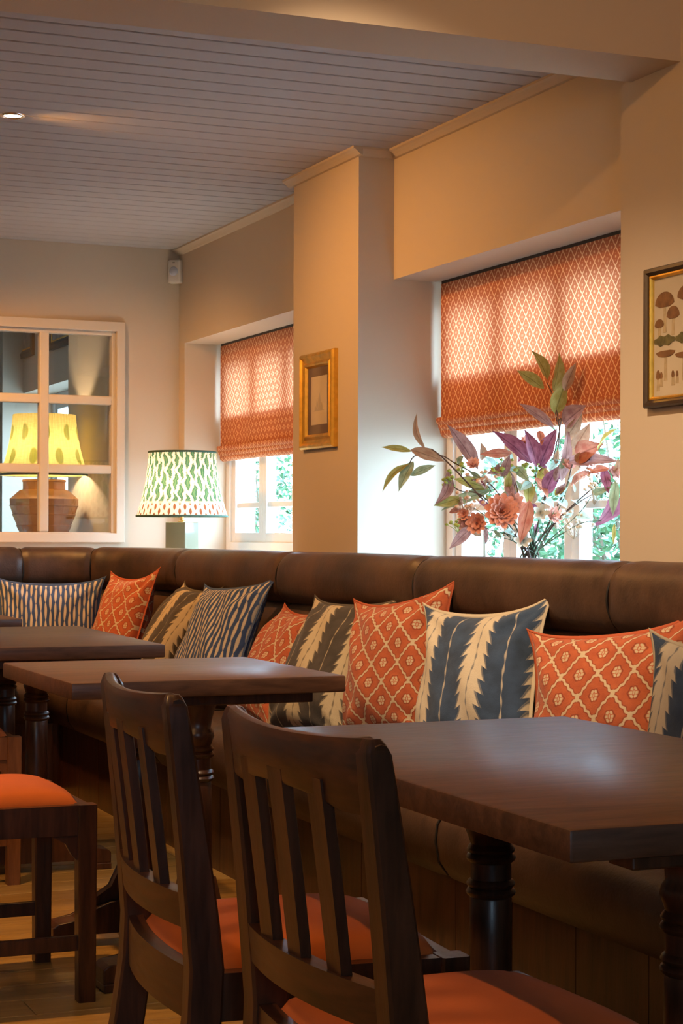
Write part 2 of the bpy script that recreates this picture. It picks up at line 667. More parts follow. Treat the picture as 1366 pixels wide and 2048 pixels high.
# floor: oak planks running across the room
fl = MB().box(XL, XO, YB, 13.0, -0.1, -0.012).build('floor', M['gap'])
struct(fl)
PW = 0.142
plank_meshes = {}
y = 0.9
row = 0
rnd = random.Random(3)
while y < 8.6:
    xs = [-1.2, 2.75]
    cut = -0.9 + 3.2 * rnd.random()
    for a, b in ((-1.2, cut - 0.0015), (cut + 0.0015, 2.75)):
        ln = b - a
        me = MB().box(0, ln, 0, PW - 0.003, -0.014, 0.0, bevel=0.0015, seg=1).mesh('floor_plank', M['floorboard'])
        link('floor_plank', me, fl, (a, y, 0))
    y += PW
    row += 1
struct(MB().box(XL, XO, YB, 0.9, -0.012, 0.0).build('floor_front', M['floorboard']))
struct(MB().box(XL, -1.2, 0.9, 8.6, -0.012, 0.0).build('floor_side', M['floorboard']))


# ---------------------------------------------------------------- windows
def side_window(name, y0, y1, z0, z1, lights, sill=True, hb=(0.23, 0.62)):
    """white casement in the right-hand wall"""
    w = empty(name, (3.03, (y0 + y1) / 2, z0))
    struct(w)
    hy = (y1 - y0) / 2
    H = z1 - z0
    f = MB()
    f.box(-0.035, 0.035, -hy, -hy + 0.055, 0, H, bevel=0.004)
    f.box(-0.035, 0.035, hy - 0.055, hy, 0, H, bevel=0.004)
    f.box(-0.034, 0.034, -hy + 0.05, hy - 0.05, 0, 0.06, bevel=0.004)
    f.box(-0.034, 0.034, -hy + 0.05, hy - 0.05, H - 0.06, H, bevel=0.004)
    f.build('frame', M['white'], w)
    lw = (2 * hy - 0.11) / lights
    for k in range(lights):
        a = -hy + 0.055 + k * lw
        s = MB()
        s.box(-0.022, 0.028, a, a + 0.05, 0.055, H - 0.055, bevel=0.003)
        s.box(-0.022, 0.028, a + lw - 0.05, a + lw, 0.055, H - 0.055, bevel=0.003)
        s.box(-0.021, 0.027, a + 0.045, a + lw - 0.045, 0.055, 0.105, bevel=0.003)
        s.box(-0.021, 0.027, a + 0.045, a + lw - 0.045, H - 0.105, H - 0.055, bevel=0.003)
        so = s.build('sash', M['white'], w)
        for h in hb:
            MB().box(-0.012, 0.018, a + 0.045, a + lw - 0.045, H * h - 0.013, H * h + 0.013, bevel=0.003).build('glazing_bar', M['white'], so)
        MB().box(0.002, 0.006, a + 0.045, a + lw - 0.045, 0.10, H - 0.10).build('pane', M['winglass'], so)
    if sill:
        MB().box(-0.29, -0.036, -hy, hy, -0.03, 0.0, bevel=0.006).build('sill', M['white'], w)
    portal((XO + 0.03, (y0 + y1) / 2, (z0 + z1) / 2), (0, R(90), 0), z1 - z0, y1 - y0)
    return w


side_window('window_1', P1b, J1, 1.0, ZS, 4)
side_window('window_2', P2, P1a, ZSILL, ZS, 4, hb=(0.27, 0.62))

# window behind the camera, the other source of daylight
w = empty('window_4', ((BX0 + BX1) / 2, YB - 0.1, BZ0))
struct(w)
f = MB()
hx = (BX1 - BX0) / 2
for k in range(3):
    xx = -hx + k * (2 * hx / 2)
    f.box(xx - 0.04, xx + 0.04, -0.04, 0.04, 0, BZ1 - BZ0)
f.box(-hx, hx, -0.035, 0.035, 0, 0.05)
f.box(-hx, hx, -0.035, 0.035, BZ1 - BZ0 - 0.07, BZ1 - BZ0)
f.build('frame', M['white'], w)
portal(((BX0 + BX1) / 2, YB - 0.25, (BZ0 + BZ1) / 2), (R(90), 0, 0), BX1 - BX0, BZ1 - BZ0)

# glazed screen in the far wall
w = empty('window_3', (FX0, YF, FZ0))
struct(w)
W_, H_ = FX1 - FX0, FZ1 - FZ0
f = MB()
f.box(-0.03, W_ + 0.03, -0.022, 0.0, H_ - 0.035, H_ + 0.012, bevel=0.003)
f.box(-0.03, W_ + 0.03, -0.022, 0.0, -0.02, 0.025, bevel=0.003)
f.box(-0.03, 0.012, -0.022, 0.0, 0.02, H_ - 0.03, bevel=0.003)
f.box(W_ - 0.012, W_ + 0.03, -0.022, 0.0, 0.02, H_ - 0.03, bevel=0.003)
f.build('architrave', M['trimpaint'], w)
f = MB()
f.box(0, 0.032, 0.0, 0.05, 0, H_, bevel=0.004)
f.box(W_ - 0.032, W_, 0.0, 0.05, 0, H_, bevel=0.004)
f.box(0.03, W_ - 0.03, 0.002, 0.048, 0, 0.03, bevel=0.004)
f.box(0.03, W_ - 0.03, 0.002, 0.048, H_ - 0.055, H_, bevel=0.004)
f.build('frame', M['trimpaint'], w)
cols = [(1.774, 2.083), (2.129, 2.438), (1.362, 1.728)]
rows_ = [(1.105, 1.388), (1.431, 1.723), (1.766, 2.060)]
for a in (1.751, 2.106):
    MB().box(a - FX0 - 0.023, a - FX0 + 0.023, 0.0, 0.05, 0.03, H_ - 0.05, bevel=0.006).build('muntin', M['trimpaint'], w)
for a in (1.4095, 1.7445):
    MB().box(0.03, W_ - 0.03, 0.003, 0.047, a - FZ0 - 0.0215, a - FZ0 + 0.0215, bevel=0.006).build('muntin', M['trimpaint'], w)
for c in cols:
    for r_ in rows_:
        MB().box(c[0] - FX0, c[1] - FX0, 0.024, 0.028, r_[0] - FZ0, r_[1] - FZ0).build('pane', M['glass'], w)

# side room beyond the screen
AY0, AY1 = YF + 0.15, 13.0
w = MB()
w.box(2.66, XO, AY0, 10.45, 0, ZC)
w.box(2.80, XO, 10.45, 12.2, 2.03, ZC)
w.box(2.80, XO, 10.45, 12.2, 0, 1.0)
w.box(2.66, XO, 12.2, AY1, 0, ZC)
struct(w.build('wall_side_room_right', M['wall']))
struct(MB().box(XL, XO, AY1, AY1 + 0.15, 0, ZC).build('wall_side_room_far', M['wall']))
struct(MB().box(XL, XO, AY0, AY1 + 0.15, ZC, ZC + 0.1).build('ceiling_side_room', M['ceil']))
side_window('window_5', 10.45, 12.2, 1.0, 2.03, 4)
# narrow ledge behind the banquette along the far wall
led = MB()
led.prism([(0.7, YF), (0.7, 8.47), (1.9, 8.47), (2.15, 8.40), (2.38, 8.22), (2.53, 7.95), (2.55, 7.6), (2.55, P1b + 0.0), (XW, P1b), (XW, YF)], 'z', 0.985, 1.02)
struct(led.build('trim_6', M['trimpaint']))
MBs = MB().box(1.2, 2.65, 9.55, 10.6, 1.02, 1.05, bevel=0.005)
struct(MBs.build('trim_7', M['white']))
struct(MB().box(1.25, 2.65, 9.6, 10.55, 0, 1.02).build('wall_side_room_counter', M['wall']))

# outside
struct(MB().box(XO, 30, -5, 40, -0.12, -0.02).build('ground', M['ground']))


def shrub(c, rad, h, n, label, seed):
    rg = random.Random(seed)
    s = empty('shrub', (c[0], c[1], -0.02))
    tag(s, label, 'shrub', 'shrubs outside the windows')
    st = MB()
    for k in range(7):
        a = rg.random() * 2 * PI
        p = [Vector((0.05 * math.cos(a), 0.05 * math.sin(a), 0))]
        for j in range(1, 5):
            t = j / 4
            p.append(Vector((math.cos(a) * rad * 0.7 * t, math.sin(a) * rad * 0.7 * t, h * 0.9 * t)))
        st.tube(p, [0.02, 0.017, 0.013, 0.009, 0.004], 5)
    st.build('stem', M['bark'], s)
    bm = bmesh.new()
    for k in range(n):
        while True:
            q = Vector((rg.uniform(-1, 1), rg.uniform(-1, 1), rg.uniform(0.0, 1)))
            e = q.x ** 2 + q.y ** 2 + (2 * q.z - 1) ** 2
            if 0.15 < e < 1 and (math.sin(q.x * 7 + seed) + math.sin(q.z * 11 + seed * 2) + math.sin(q.y * 9)) > -0.6: break
        p = Vector((q.x * rad, q.y * rad, 0.1 + q.z * h))
        L = rg.uniform(0.035, 0.065)
        rot = Euler((rg.uniform(0, 6.3), rg.uniform(-1, 1), rg.uniform(0, 6.3))).to_matrix()
        v = [bm.verts.new(p + rot @ Vector(x)) for x in ((0, 0, 0), (L * 0.5, L * 0.28, L * 0.06), (L, 0, -L * 0.1), (L * 0.5, -L * 0.28, L * 0.06))]
        bm.faces.new(v)
    me = bpy.data.meshes.new('foliage')
    bm.to_mesh(me); bm.free()
    me.materials.append(M['hedge'])
    fo = link('foliage', me, s)
    fo['kind'] = 'stuff'
    return s


shrub((4.7, 7.45), 0.62, 1.9, 5200, 'leafy green shrub outside the window behind the flowers, nearer the camera', 1)
shrub((4.9, 9.55), 0.5, 1.5, 2600, 'leafy green shrub outside the left side of the flower window', 2)
shrub((4.7, 12.5), 0.5, 1.9, 2600, 'leafy green shrub outside the far window by the green lamp', 3)
shrub((5.85, 8.6), 0.45, 1.25, 1600, 'low green shrub outside the middle of the flower window', 4)


# ---------------------------------------------------------------- roman blinds
def grid_sheet(name, prof, y0, y1, ny, mat, parent, wav=0.0, seed=0, thick=0.0015):
    """profile of (x,z) points swept along y; uv in metres"""
    rg = random.Random(seed)
    ph = [rg.random() * 6 for _ in range(4)]
    bm = bmesh.new()
    uvl = bm.loops.layers.uv.new('UVMap')
    V = []
    L = [0]
    for a, b in zip(prof, prof[1:]): L.append(L[-1] + math.hypot(a[0] - b[0], a[1] - b[1]))
    for j in range(ny + 1):
        y = y0 + (y1 - y0) * j / ny
        r_ = []
        for i, (x, z) in enumerate(prof):
            g = i / (len(prof) - 1)
            dx = wav * g * (math.sin(y * 5 + ph[0]) + 0.6 * math.sin(y * 11 + ph[1] + z * 3))
            dz = wav * 0.8 * g * (math.sin(y * 4 + ph[2]) + 0.5 * math.sin(y * 9 + ph[3]))
            r_.append((bm.verts.new((x + dx, y, z + dz)), (y, prof[0][1] - L[i])))
        V.append(r_)
    for a, b in zip(V, V[1:]):
        for i in range(len(prof) - 1):
            q = (a[i], a[i + 1], b[i + 1], b[i])
            f = bm.faces.new([x[0] for x in q])
            f.smooth = True
            for l, x in zip(f.loops, q): l[uvl].uv = x[1]
    me = bpy.data.meshes.new(name)
    bm.to_mesh(me); bm.free()
    me.materials.append(mat)
    return link(name, me, parent)


def roman_blind(y0, y1, label, seed):
    b = empty('roman_blind', (0, 0, 0))
    tag(b, label, 'blind', 'lattice roman blinds')
    x = 2.955
    n = 14
    prof = [(x, 2.018 - (2.018 - 1.515) * i / n) for i in range(n + 1)]
    grid_sheet('blind_panel', prof, y0, y1, 40, M['blind'], b, 0.004, seed)
    # the lower part is a second thickness gathered behind
    prof = [(x + 0.02, 1.675 - 0.16 * i / 5) for i in range(6)]
    grid_sheet('gathered_layer', prof, y0 + 0.004, y1 - 0.004, 30, M['blind'], b, 0.004, seed)
    for k in range(3):
        zz = 1.515 - k * 0.021
        prof = []
        for i in range(13):
            a = -0.5 + i / 12 * 4.2
            prof.append((x - 0.003 - 0.008 * (2 - k) + 0.02 - 0.021 * math.cos(a), zz - 0.021 * math.sin(a) + 0.002))
        grid_sheet('fold', prof, y0 + 0.003, y1 - 0.003, 40, M['blind'], b, 0.003, seed + k * 0.3)
    MB().box(x + 0.002, x + 0.03, y0, y1, 2.016, 2.0295).build('headrail', M['groove'], b)
    return b


roman_blind(P2 + 0.02, P1a - 0.035, 'terracotta lattice roman blind half down above the flower arrangement', 1)
roman_blind(P1b + 0.02, J1 - 0.03, 'terracotta lattice roman blind half down above the green lamp', 5)


# ---------------------------------------------------------------- downlights
def downlight(x, y, z, power, label, angle=80, blend=0.8, rad=0.03, aim=None, color=None):
    d = empty('downlight', (x, y, z))
    tag(d, label, 'downlight', 'recessed ceiling downlights')
    MB().lathe([(0.030, 0.0), (0.031, -0.004), (0.036, -0.006), (0.043, -0.004), (0.044, 0.0)], 28, close=False).build('trim_ring', M['chrome'], d, smooth=True)
    MB().lathe([(0.0305, -0.001), (0.02, -0.003), (0.002, -0.004)], 24).build('lit_lens', M['bulb'], d, smooth=True)
    l = bpy.data.lights.new('downlight_lamp', 'SPOT')
    l.energy = power
    l.color = color or WARM
    l.spot_size = R(angle)
    l.spot_blend = blend
    l.shadow_soft_size = rad
    o = bpy.data.objects.new('downlight_lamp', l)
    col.objects.link(o)
    o.parent = d
    o.location = (0, 0, -0.02)
    if aim:   # adjustable fitting turned towards a wall
        o.rotation_euler = (Vector(aim) - Vector((x, y, z))).to_track_quat('-Z', 'Y').to_euler()
    return d


downlight(1.37, 6.14, ZC - 0.002, 88, 'small round chrome-ringed downlight in the boarded ceiling', 130, 0.9, aim=(2.4, 6.0, 1.3))
for x, y, pw, an, am, lb in (
        (1.37, 7.75, 130, 115, (2.1, 8.2, 1.0), 'recessed downlight in the boarded ceiling near the far screen'),
        (-0.1, 6.9, 38, 60, (2.7, 7.2, 1.9), 'recessed downlight left of the visible boarded-ceiling downlight'),
        (-0.1, 7.75, 70, 100, (0.6, 8.7, 1.4), 'recessed downlight in the far left of the boarded ceiling'),
        (0.2, 6.28, 39, 62, (2.78, 5.5, 1.9), 'recessed downlight in the boarded ceiling above the aisle, aimed at the window wall'),
        (0.45, 4.75, 200, 85, None, 'recessed downlight in the boarded ceiling just behind the beam')):
    downlight(x, y, ZC - 0.002, pw, lb, an, 0.9, aim=am)
for x, y, pw, lb, an, am in ((0.75, 2.35, 60, 'recessed downlight in the front ceiling above the near chairs', 75, None),
                         (1.3, 3.3, 230, 'unseen downlight added in the front ceiling to brighten the cushions', 62, (2.3, 4.5, 0.75)),  # added out of view as cushion fill, less orange than the others
                         (0.3, 2.4, 80, 'recessed downlight in the front ceiling turned to the near pillar', 55, (2.64, 3.9, 1.75))):
    downlight(x, y, ZF, pw, lb, an, 0.9, aim=am, color=(1.0, 0.70, 0.42) if pw > 200 else None)

# unseen pendant globe over the aisle, added to warm the beam front
pd = tag(empty('fill_pendant', (-0.35, 2.55, 2.02)), 'unseen white glass globe pendant over the aisle, added to light the beam', 'lamp')
MB().lathe([(0.003, -0.10), (0.05, -0.087), (0.087, -0.05), (0.10, 0.0), (0.087, 0.05), (0.05, 0.087), (0.03, 0.098)], 28).build('globe', simple('opal_glass', (0.9, 0.85, 0.75), 0.3, emit=(1, 0.52, 0.18), estr=92), pd, smooth=True)
MB().lathe([(0.032, 0.096), (0.032, 0.13), (0.012, 0.15), (0.004, 0.152)], 20).build('gallery', M['brass'], pd, auto=40)
MB().tube([(0, 0, 0.15), (0, 0, ZF - 2.02)], 0.004, 8).build('flex', M['brass'], pd)
MB().lathe([(0.05, ZF - 2.02), (0.05, ZF - 2.045), (0.01, ZF - 2.06)], 20).build('ceiling_rose', M['brass'], pd, auto=40)

# ================================================================== BANQUETTE
BX, BYC, BR = 2.45, 7.80, 0.55     # back line x, start of the curved corner, corner radius
BS0 = 2.0                          # near end
S_ARC0 = BYC - BS0
S_ARC1 = S_ARC0 + BR * PI / 2
S_END = S_ARC1 + 1.0


def bq(s, o, z):
    """point on the banquette: s along the back line, o towards the room"""
    if s <= S_ARC0: return Vector((BX - o, BS0 + s, z))
    if s <= S_ARC1:
        a = (s - S_ARC0) / BR
        r = max(BR - o, 0.003)
        return Vector((BX - BR + r * math.cos(a), BYC + r * math.sin(a), z))
    return Vector((BX - BR - (s - S_ARC1), BYC + max(BR - o, 0.003), z))


bqt = tag(empty('banquette', (BX, 5.0, 0)), 'long brown leather banquette with a padded roll top curving round the corner', 'banquette')
inv = bqt.matrix_basis.inverted()
seams = [0.0, 2.83 - BS0, 3.97 - BS0, 5.11 - BS0, 6.29 - BS0, 7.5 - BS0, S_ARC0 + BR * 0.925, S_ARC1, S_ARC1 + 0.55, S_END]


def bq_sweep(name, section, s0, s1, mat, pinch=0.0, gap=0.0, step=0.03, puff=0.0, wr=0.0, seed=0):
    rg = random.Random(seed)
    ph = [rg.random() * 6.28 for _ in range(6)]
    co = sum(p[0] for p in section) / len(section)
    cz = sum(p[1] for p in section) / len(section)
    n = max(8, int((s1 - s0 - 2 * gap) / step))
    fr = []
    for i in range(n + 1):
        t = i / n
        t = t + 0.06 * math.sin(2 * PI * t) * -1.0
        s = s0 + gap + (s1 - s0 - 2 * gap) * t
        e = min(s - s0, s1 - s)
        k = 1 - pinch * math.exp(-((e - gap) / 0.016) ** 2 * 1.0) + puff * (1 - (2 * t - 1) ** 4)
        ring = []
        for j, (o, z) in enumerate(section):
            wv = wr * (math.sin(s * 31 + ph[0] + j * 0.7) * math.exp(-e / 0.12) + 0.4 * math.sin(s * 9 + ph[1] + j * 0.4))
            ring.append(inv @ bq(s, co + (o - co) * k + wv * 0.5, cz + (z - cz) * k + wv * 0.35))
        fr.append(ring)
    return MB().sweep(fr).build(name, mat, bqt, auto=50)


roll_sec = []
for i in range(28):
    a = 2 * PI * i / 28
    ca, sa = math.cos(a), math.sin(a)
    roll_sec.append((0.0 + 0.083 * math.copysign(abs(ca) ** 0.85, ca), 0.940 + 0.095 * math.copysign(abs(sa) ** 0.75, sa)))
back_sec = [(-0.03, 0.44), (0.050, 0.44), (0.066, 0.50), (0.068, 0.58), (0.060, 0.68), (0.050, 0.78), (0.036, 0.84), (0.01, 0.862), (-0.03, 0.862)]
seat_sec = [(0.02, 0.30), (0.02, 0.452), (0.10, 0.462), (0.25, 0.468), (0.42, 0.466), (0.49, 0.458), (0.525, 0.44), (0.545, 0.41), (0.549, 0.37), (0.54, 0.32), (0.515, 0.285), (0.48, 0.275), (0.30, 0.28)]
for k, (a, b) in enumerate(zip(seams, seams[1:])):
    bq_sweep('roll', roll_sec, a, b, M['leather'], 0.095, 0.0015, 0.016, 0.012, 0.004, k)
    bq_sweep('back_panel', back_sec, a, b, M['leather'], 0.10, 0.002, 0.03, 0.0, 0.003, k + 20)
    if a < S_ARC0 and b > S_ARC0:
        bq_sweep('seat_pad', seat_sec, a, b, M['leather'], 0.02, 0.002, 0.03, 0.0, 0.0, k)
    else:
        bq_sweep('seat_pad', seat_sec, a, b, M['leather'], 0.035, 0.002, 0.03, 0.0, 0.003, k + 40)
    # plinth of upright boards, four to each pad
    nn = max(1, round((b - a) / 0.3))
    for j in range(nn):
        s0, s1 = a + (b - a) * j / nn, a + (b - a) * (j + 1) / nn
        bq_sweep('plinth_board', [(0.30, 0.0), (0.49, 0.0), (0.49, 0.279), (0.30, 0.279)], s0, s1, M['wood'], 0.0, 0.0015, 0.15)
    if k:
        p = [inv @ bq(a, 0.078 * math.cos(t), 0.940 + 0.088 * math.sin(t)) for t in [PI * 0.62 - PI * 1.1 * q / 14 for q in range(15)]]
        MB().tube(p, 0.0028, 6).build('seam_piping', M['seam'], bqt, smooth=True)
        if a < S_ARC0:
            p = [inv @ bq(a, o, z) for o, z in ((0.12, 0.462), (0.30, 0.468), (0.46, 0.462), (0.52, 0.442), (0.540, 0.41), (0.5445, 0.37), (0.535, 0.32), (0.51, 0.288))]
            MB().tube(p, 0.003, 6).build('seam_piping', M['seam'], bqt, smooth=True)


# ================================================================== TABLES
def turned_leg(parent, x, y, ztop, base):
    prof = [(0.046, base), (0.048, base + 0.02), (0.043, base + 0.03), (0.037, base + 0.045), (0.0365, base + 0.15), (0.036, base + 0.30), (0.0355, 0.488),
            (0.0345, 0.490), (0.040, 0.494), (0.0425, 0.499), (0.040, 0.504), (0.036, 0.506), (0.0395, 0.509), (0.0415, 0.513), (0.039, 0.518), (0.0345, 0.521),
            (0.0345, 0.548), (0.040, 0.552), (0.0425, 0.557), (0.040, 0.562), (0.036, 0.564), (0.0395, 0.567), (0.041, 0.571), (0.038, 0.576), (0.0345, 0.580),
            (0.0385, 0.592), (0.0425, 0.602), (0.040, 0.614), (0.0345, 0.622), (0.036, 0.640), (0.042, 0.662), (0.050, 0.685), (0.054, ztop)]
    return MB().lathe(prof, 28, (x, y, 0)).build('turned_leg', M['wood'], parent, auto=40)


def table(cx, cy, lx, ly, rz, label, legs=None):
    t = empty('pub_table', (cx, cy, 0), rz)
    tag(t, label, 'table', 'dark oak pub tables')
    hx, hy = lx / 2, ly / 2
    MB().box(-hx, hx, -hy, hy, 0.709, 0.75, bevel=0.005, seg=2).build('table_top', M['top'], t, auto=30)
    for s in (-1, 1):
        MB().box(-hx + 0.13, hx - 0.06, s * (hy - 0.10) - 0.03, s * (hy - 0.10) + 0.03, 0.680, 0.709, bevel=0.003).build('batten', M['wood'], t)
    d = min(0.28, hy - 0.12)
    fx = hx - 0.10
    legs = legs or (-d, d)
    for y in legs:
        turned_leg(t, 0, y, 0.71, 0.115)
        # shaped sledge foot
        half = [(fx, 0.02), (fx, 0.055), (fx - 0.015, 0.065), (fx - 0.07, 0.070), (fx - 0.10, 0.085), (0.13, 0.10), (0.09, 0.115), (0.06, 0.116)]
        pts = half + [(-a, b) for a, b in half[::-1]]
        pts = pts + [(-fx + 0.09, 0.02), (-fx + 0.11, 0.035), (fx - 0.11, 0.035), (fx - 0.09, 0.02)]
        f = MB().prism(pts, 'y', y - 0.045, y + 0.045, bevel=0.003)
        fo = f.build('sledge_foot', M['wood'], t)
        for q in (-1, 1):
            MB().box(q * (fx - 0.045) - 0.045, q * (fx - 0.045) + 0.045, y - 0.05, y + 0.05, 0, 0.021, bevel=0.003).build('foot_pad', M['wood'], fo)
            # curved bracket from the foot to the column
            br = [(0.03, 0.11), (0.03, 0.26), (0.045, 0.255), (0.055, 0.20), (0.08, 0.15), (0.12, 0.125), (0.16, 0.118), (0.16, 0.10)]
            MB().prism([(q * a, b) for a, b in br], 'y', y - 0.018, y + 0.018, bevel=0.002).build('bracket', M['wood'], fo)
    MB().box(-0.03, 0.03, legs[0] + 0.03, legs[1] - 0.03, 0.14, 0.19, bevel=0.004).build('stretcher', M['wood'], t)
    return t


table(1.438, 2.525, 0.68, 1.21, R(0), 'dark oak table nearest the camera with a broad polished top', (-0.345, 0.255))
table(1.432, 4.59, 0.695, 0.74, R(0), 'dark oak table behind the two near chairs, second from the camera')
table(1.42, 6.22, 0.68, 1.24, R(-2), 'dark oak table third from the camera, beyond the velvet seat')
table(1.36, 7.70, 0.70, 0.50, R(0), 'dark oak table farthest away at the left picture edge', (-0.17, -0.02))


# ================================================================== CHAIRS
def make_chair(label, mat, rail_mat):
    c = empty('dining_chair')
    tag(c, label, 'chair', 'slat-back dining chairs with rust seats')
    hw = 0.235          # half width over the back posts
    # local axes: +x is the front of the chair, y the width
    def post_x(z):
        if z < 0.45: return -0.075 * ((0.45 - z) / 0.45) ** 1.3
        return -0.048 * ((z - 0.45) / 0.41) ** 1.2
    for s in (-1, 1):
        fr = []
        zs = [0, 0.1, 0.2, 0.3, 0.4, 0.47, 0.54, 0.62, 0.70, 0.78, 0.82, 0.85, 0.862, 0.868]
        for z in zs:
            x = post_x(z)
            dxw = 0.026 if z < 0.5 else 0.026 - 0.010 * (z - 0.5) / 0.37
            dyw = 0.021 if z < 0.6 else 0.021 - 0.003 * (z - 0.6) / 0.27
            rnd_ = 1.0
            if z > 0.845: rnd_ = 1 - 0.45 * ((z - 0.845) / 0.023) ** 2
            cy = s * (hw - 0.022)
            dx, dy = dxw * rnd_, dyw * rnd_
            ch = 0.004
            ring = [(-dx, -dy + ch), (-dx + ch, -dy), (dx - ch, -dy), (dx, -dy + ch), (dx, dy - ch), (dx - ch, dy), (-dx + ch, dy), (-dx, dy - ch)]
            fr.append([(x + a, cy + b, z) for a, b in ring])
        MB().sweep(fr).build('back_post', mat, c, auto=40)

    def bow(y, amt): return -amt * (1 - (y / hw) ** 2)

    # crest rail, bowed backwards, arched lower edge and softly dipped top
    fr = []
    for i in range(25):
        y = -hw + 0.006 + (2 * hw - 0.012) * i / 24
        q = y / hw
        zt = 0.872 - 0.010 * (1 - q * q) - (0.018 * max(0, (abs(q) - 0.90) / 0.10) ** 2)
        zb = 0.778 + 0.016 * max(0, 1 - (q / 0.60) ** 2) ** 0.5
        xx = bow(y, 0.032)
        ring = []
        for (dx, z) in ((-0.012, zb), (0.010, zb), (0.012, zb + 0.004), (0.011, zt - 0.012), (0.006, zt - 0.002), (0.0, zt), (-0.008, zt - 0.002), (-0.013, zt - 0.012), (-0.014, zb + 0.004)):
            ring.append((post_x(z) + xx + dx + 0.006, y, z))
        fr.append(ring)
    MB().sweep(fr).build('crest_rail', rail_mat, c, auto=40)
    # lower back rail
    fr = []
    for i in range(17):
        y = -hw + 0.03 + (2 * hw - 0.06) * i / 16
        xx = bow(y, 0.032)
        fr.append([(post_x(z) + xx + dx, y, z) for dx, z in ((-0.014, 0.527), (0.012, 0.527), (0.012, 0.578), (-0.014, 0.578))])
    MB().sweep(fr).build('back_rail', rail_mat, c, auto=40)
    # three slats
    for k in (-1, 0, 1):
        y = k * 0.105
        fr = []
        for i in range(9):
            z = 0.572 + (0.812 - 0.572) * i / 8
            wd = 0.020 + 0.002 * (i / 8)
            xx = post_x(z) + bow(y, 0.032) * (1 - i / 8) + bow(y, 0.032) * i / 8
            fr.append([(xx + dx, y + dy, z) for dx, dy in ((-0.008, -wd), (0.006, -wd), (0.008, -wd + 0.003), (0.008, wd - 0.003), (0.006, wd), (-0.008, wd))])
        MB().sweep(fr).build('slat', mat, c, auto=40)
    # seat frame
    D = 0.385
    fw = hw + 0.005
    for s in (-1, 1):
        fr = []
        for x, hwid in ((0.0, hw - 0.024), (D, fw - 0.022)):
            fr.append([(x, s * hwid + a, z) for a, z in ((-0.013, 0.392), (0.013, 0.392), (0.013, 0.462), (-0.013, 0.462))])
        MB().sweep(fr).build('side_rail', mat, c)
        # front leg
        f2 = []
        for z, d in ((0, 0.0205), (0.2, 0.0215), (0.38, 0.0225), (0.463, 0.0225)):
            f2.append([(D + a * d, s * (fw - 0.022) + b * d, z) for a, b in ((-1, -0.85), (-0.85, -1), (0.85, -1), (1, -0.85), (1, 0.85), (0.85, 1), (-0.85, 1), (-1, 0.85))])
        MB().sweep(f2).build('front_leg', mat, c, auto=40)
        # corner bracket below the side rail, side stretcher
        MB().prism([(D - 0.02, 0.393), (D - 0.02, 0.33), (D - 0.035, 0.345), (D - 0.05, 0.372), (D - 0.085, 0.393)], 'y', s * (fw - 0.024) - 0.008, s * (fw - 0.024) + 0.008).build('corner_bracket', mat, c)
        MB().box(-0.03, D - 0.012, s * (fw - 0.024) - 0.009, s * (fw - 0.024) + 0.009, 0.12, 0.155, bevel=0.002).build('side_stretcher', mat, c)
    MB().box(D - 0.013, D + 0.013, -fw + 0.04, fw - 0.04, 0.392, 0.461, bevel=0.003).build('front_rail', mat, c)
    MB().box(0.17, 0.19, -fw + 0.034, fw - 0.034, 0.122, 0.152, bevel=0.002).build('cross_stretcher', mat, c)
    fr = []
    for i in range(13):
        y = -hw + 0.04 + (2 * hw - 0.08) * i / 12
        xx = bow(y, 0.026)
        fr.append([(xx + dx, y, z) for dx, z in ((-0.013, 0.392), (0.012, 0.392), (0.012, 0.468), (-0.013, 0.468))])
    MB().sweep(fr).build('rear_rail', rail_mat, c, auto=40)
    # drop-in seat pad, domed
    bm = bmesh.new()
    N = 22
    V = {}
    for i in range(N + 1):
        for j in range(N + 1):
            u, v = -1 + 2 * i / N, -1 + 2 * j / N
            su = u * (1 - 0.035 * v * v * abs(u))
            sv = v * (1 - 0.035 * u * u * abs(v))
            x = D * 0.5 + 0.002 + su * (D * 0.5 - 0.004)
            y = sv * (hw - 0.030)
            if x < 0.03: x += bow(y, 0.022)
            e = max(0, (1 - abs(u) ** 5) * (1 - abs(v) ** 5))
            z = 0.458 + 0.038 * e ** 0.45 + 0.006 * (1 - u * u) * (1 - v * v)
            V[i, j] = bm.verts.new((x, y, z))
    for i in range(N):
        for j in range(N):
            f = bm.faces.new((V[i, j], V[i + 1, j], V[i + 1, j + 1], V[i, j + 1]))
            f.smooth = True
    rim = [V[i, 0] for i in range(N + 1)] + [V[N, j] for j in range(1, N + 1)] + [V[i, N] for i in range(N - 1, -1, -1)] + [V[0, j] for j in range(N - 1, 0, -1)]
    low = [bm.verts.new((v.co.x, v.co.y, 0.44)) for v in rim]
    for i in range(len(rim)):
        bm.faces.new((rim[i], low[i], low[(i + 1) % len(rim)], rim[(i + 1) % len(rim)]))
    bm.faces.new(low)
    bmesh.ops.recalc_face_normals(bm, faces=bm.faces)
    me = bpy.data.meshes.new('seat_pad')
    bm.to_mesh(me); bm.free()
    me.materials.append(M['velvet'])
    link('seat_pad', me, c)
    return c


ch = make_chair('dark slat-back chair nearest the camera, tucked under the big table', M['wood'], M['crest'])
ch.location = (0.885, 2.14, 0)
ch.rotation_euler = (0, 0, R(2))
c2 = copy_tree(ch)
c2.location = (0.868, 2.765, 0)
c2.rotation_euler = (0, 0, R(-3.5))
c2['label'] = 'dark slat-back chair second from the camera, behind the nearest chair'
c3 = copy_tree(ch)
c3.location = (0.742, 4.465, 0)
c3.rotation_euler = (0, 0, 0)
c3['label'] = 'dark chair at the left edge showing its rust velvet seat and front legs'
c4 = make_chair('honey-brown wooden chair cut by the left edge beyond the rust seat', M['lightwood'], M['lightwood'])
c4.location = (0.905, 5.96, 0)


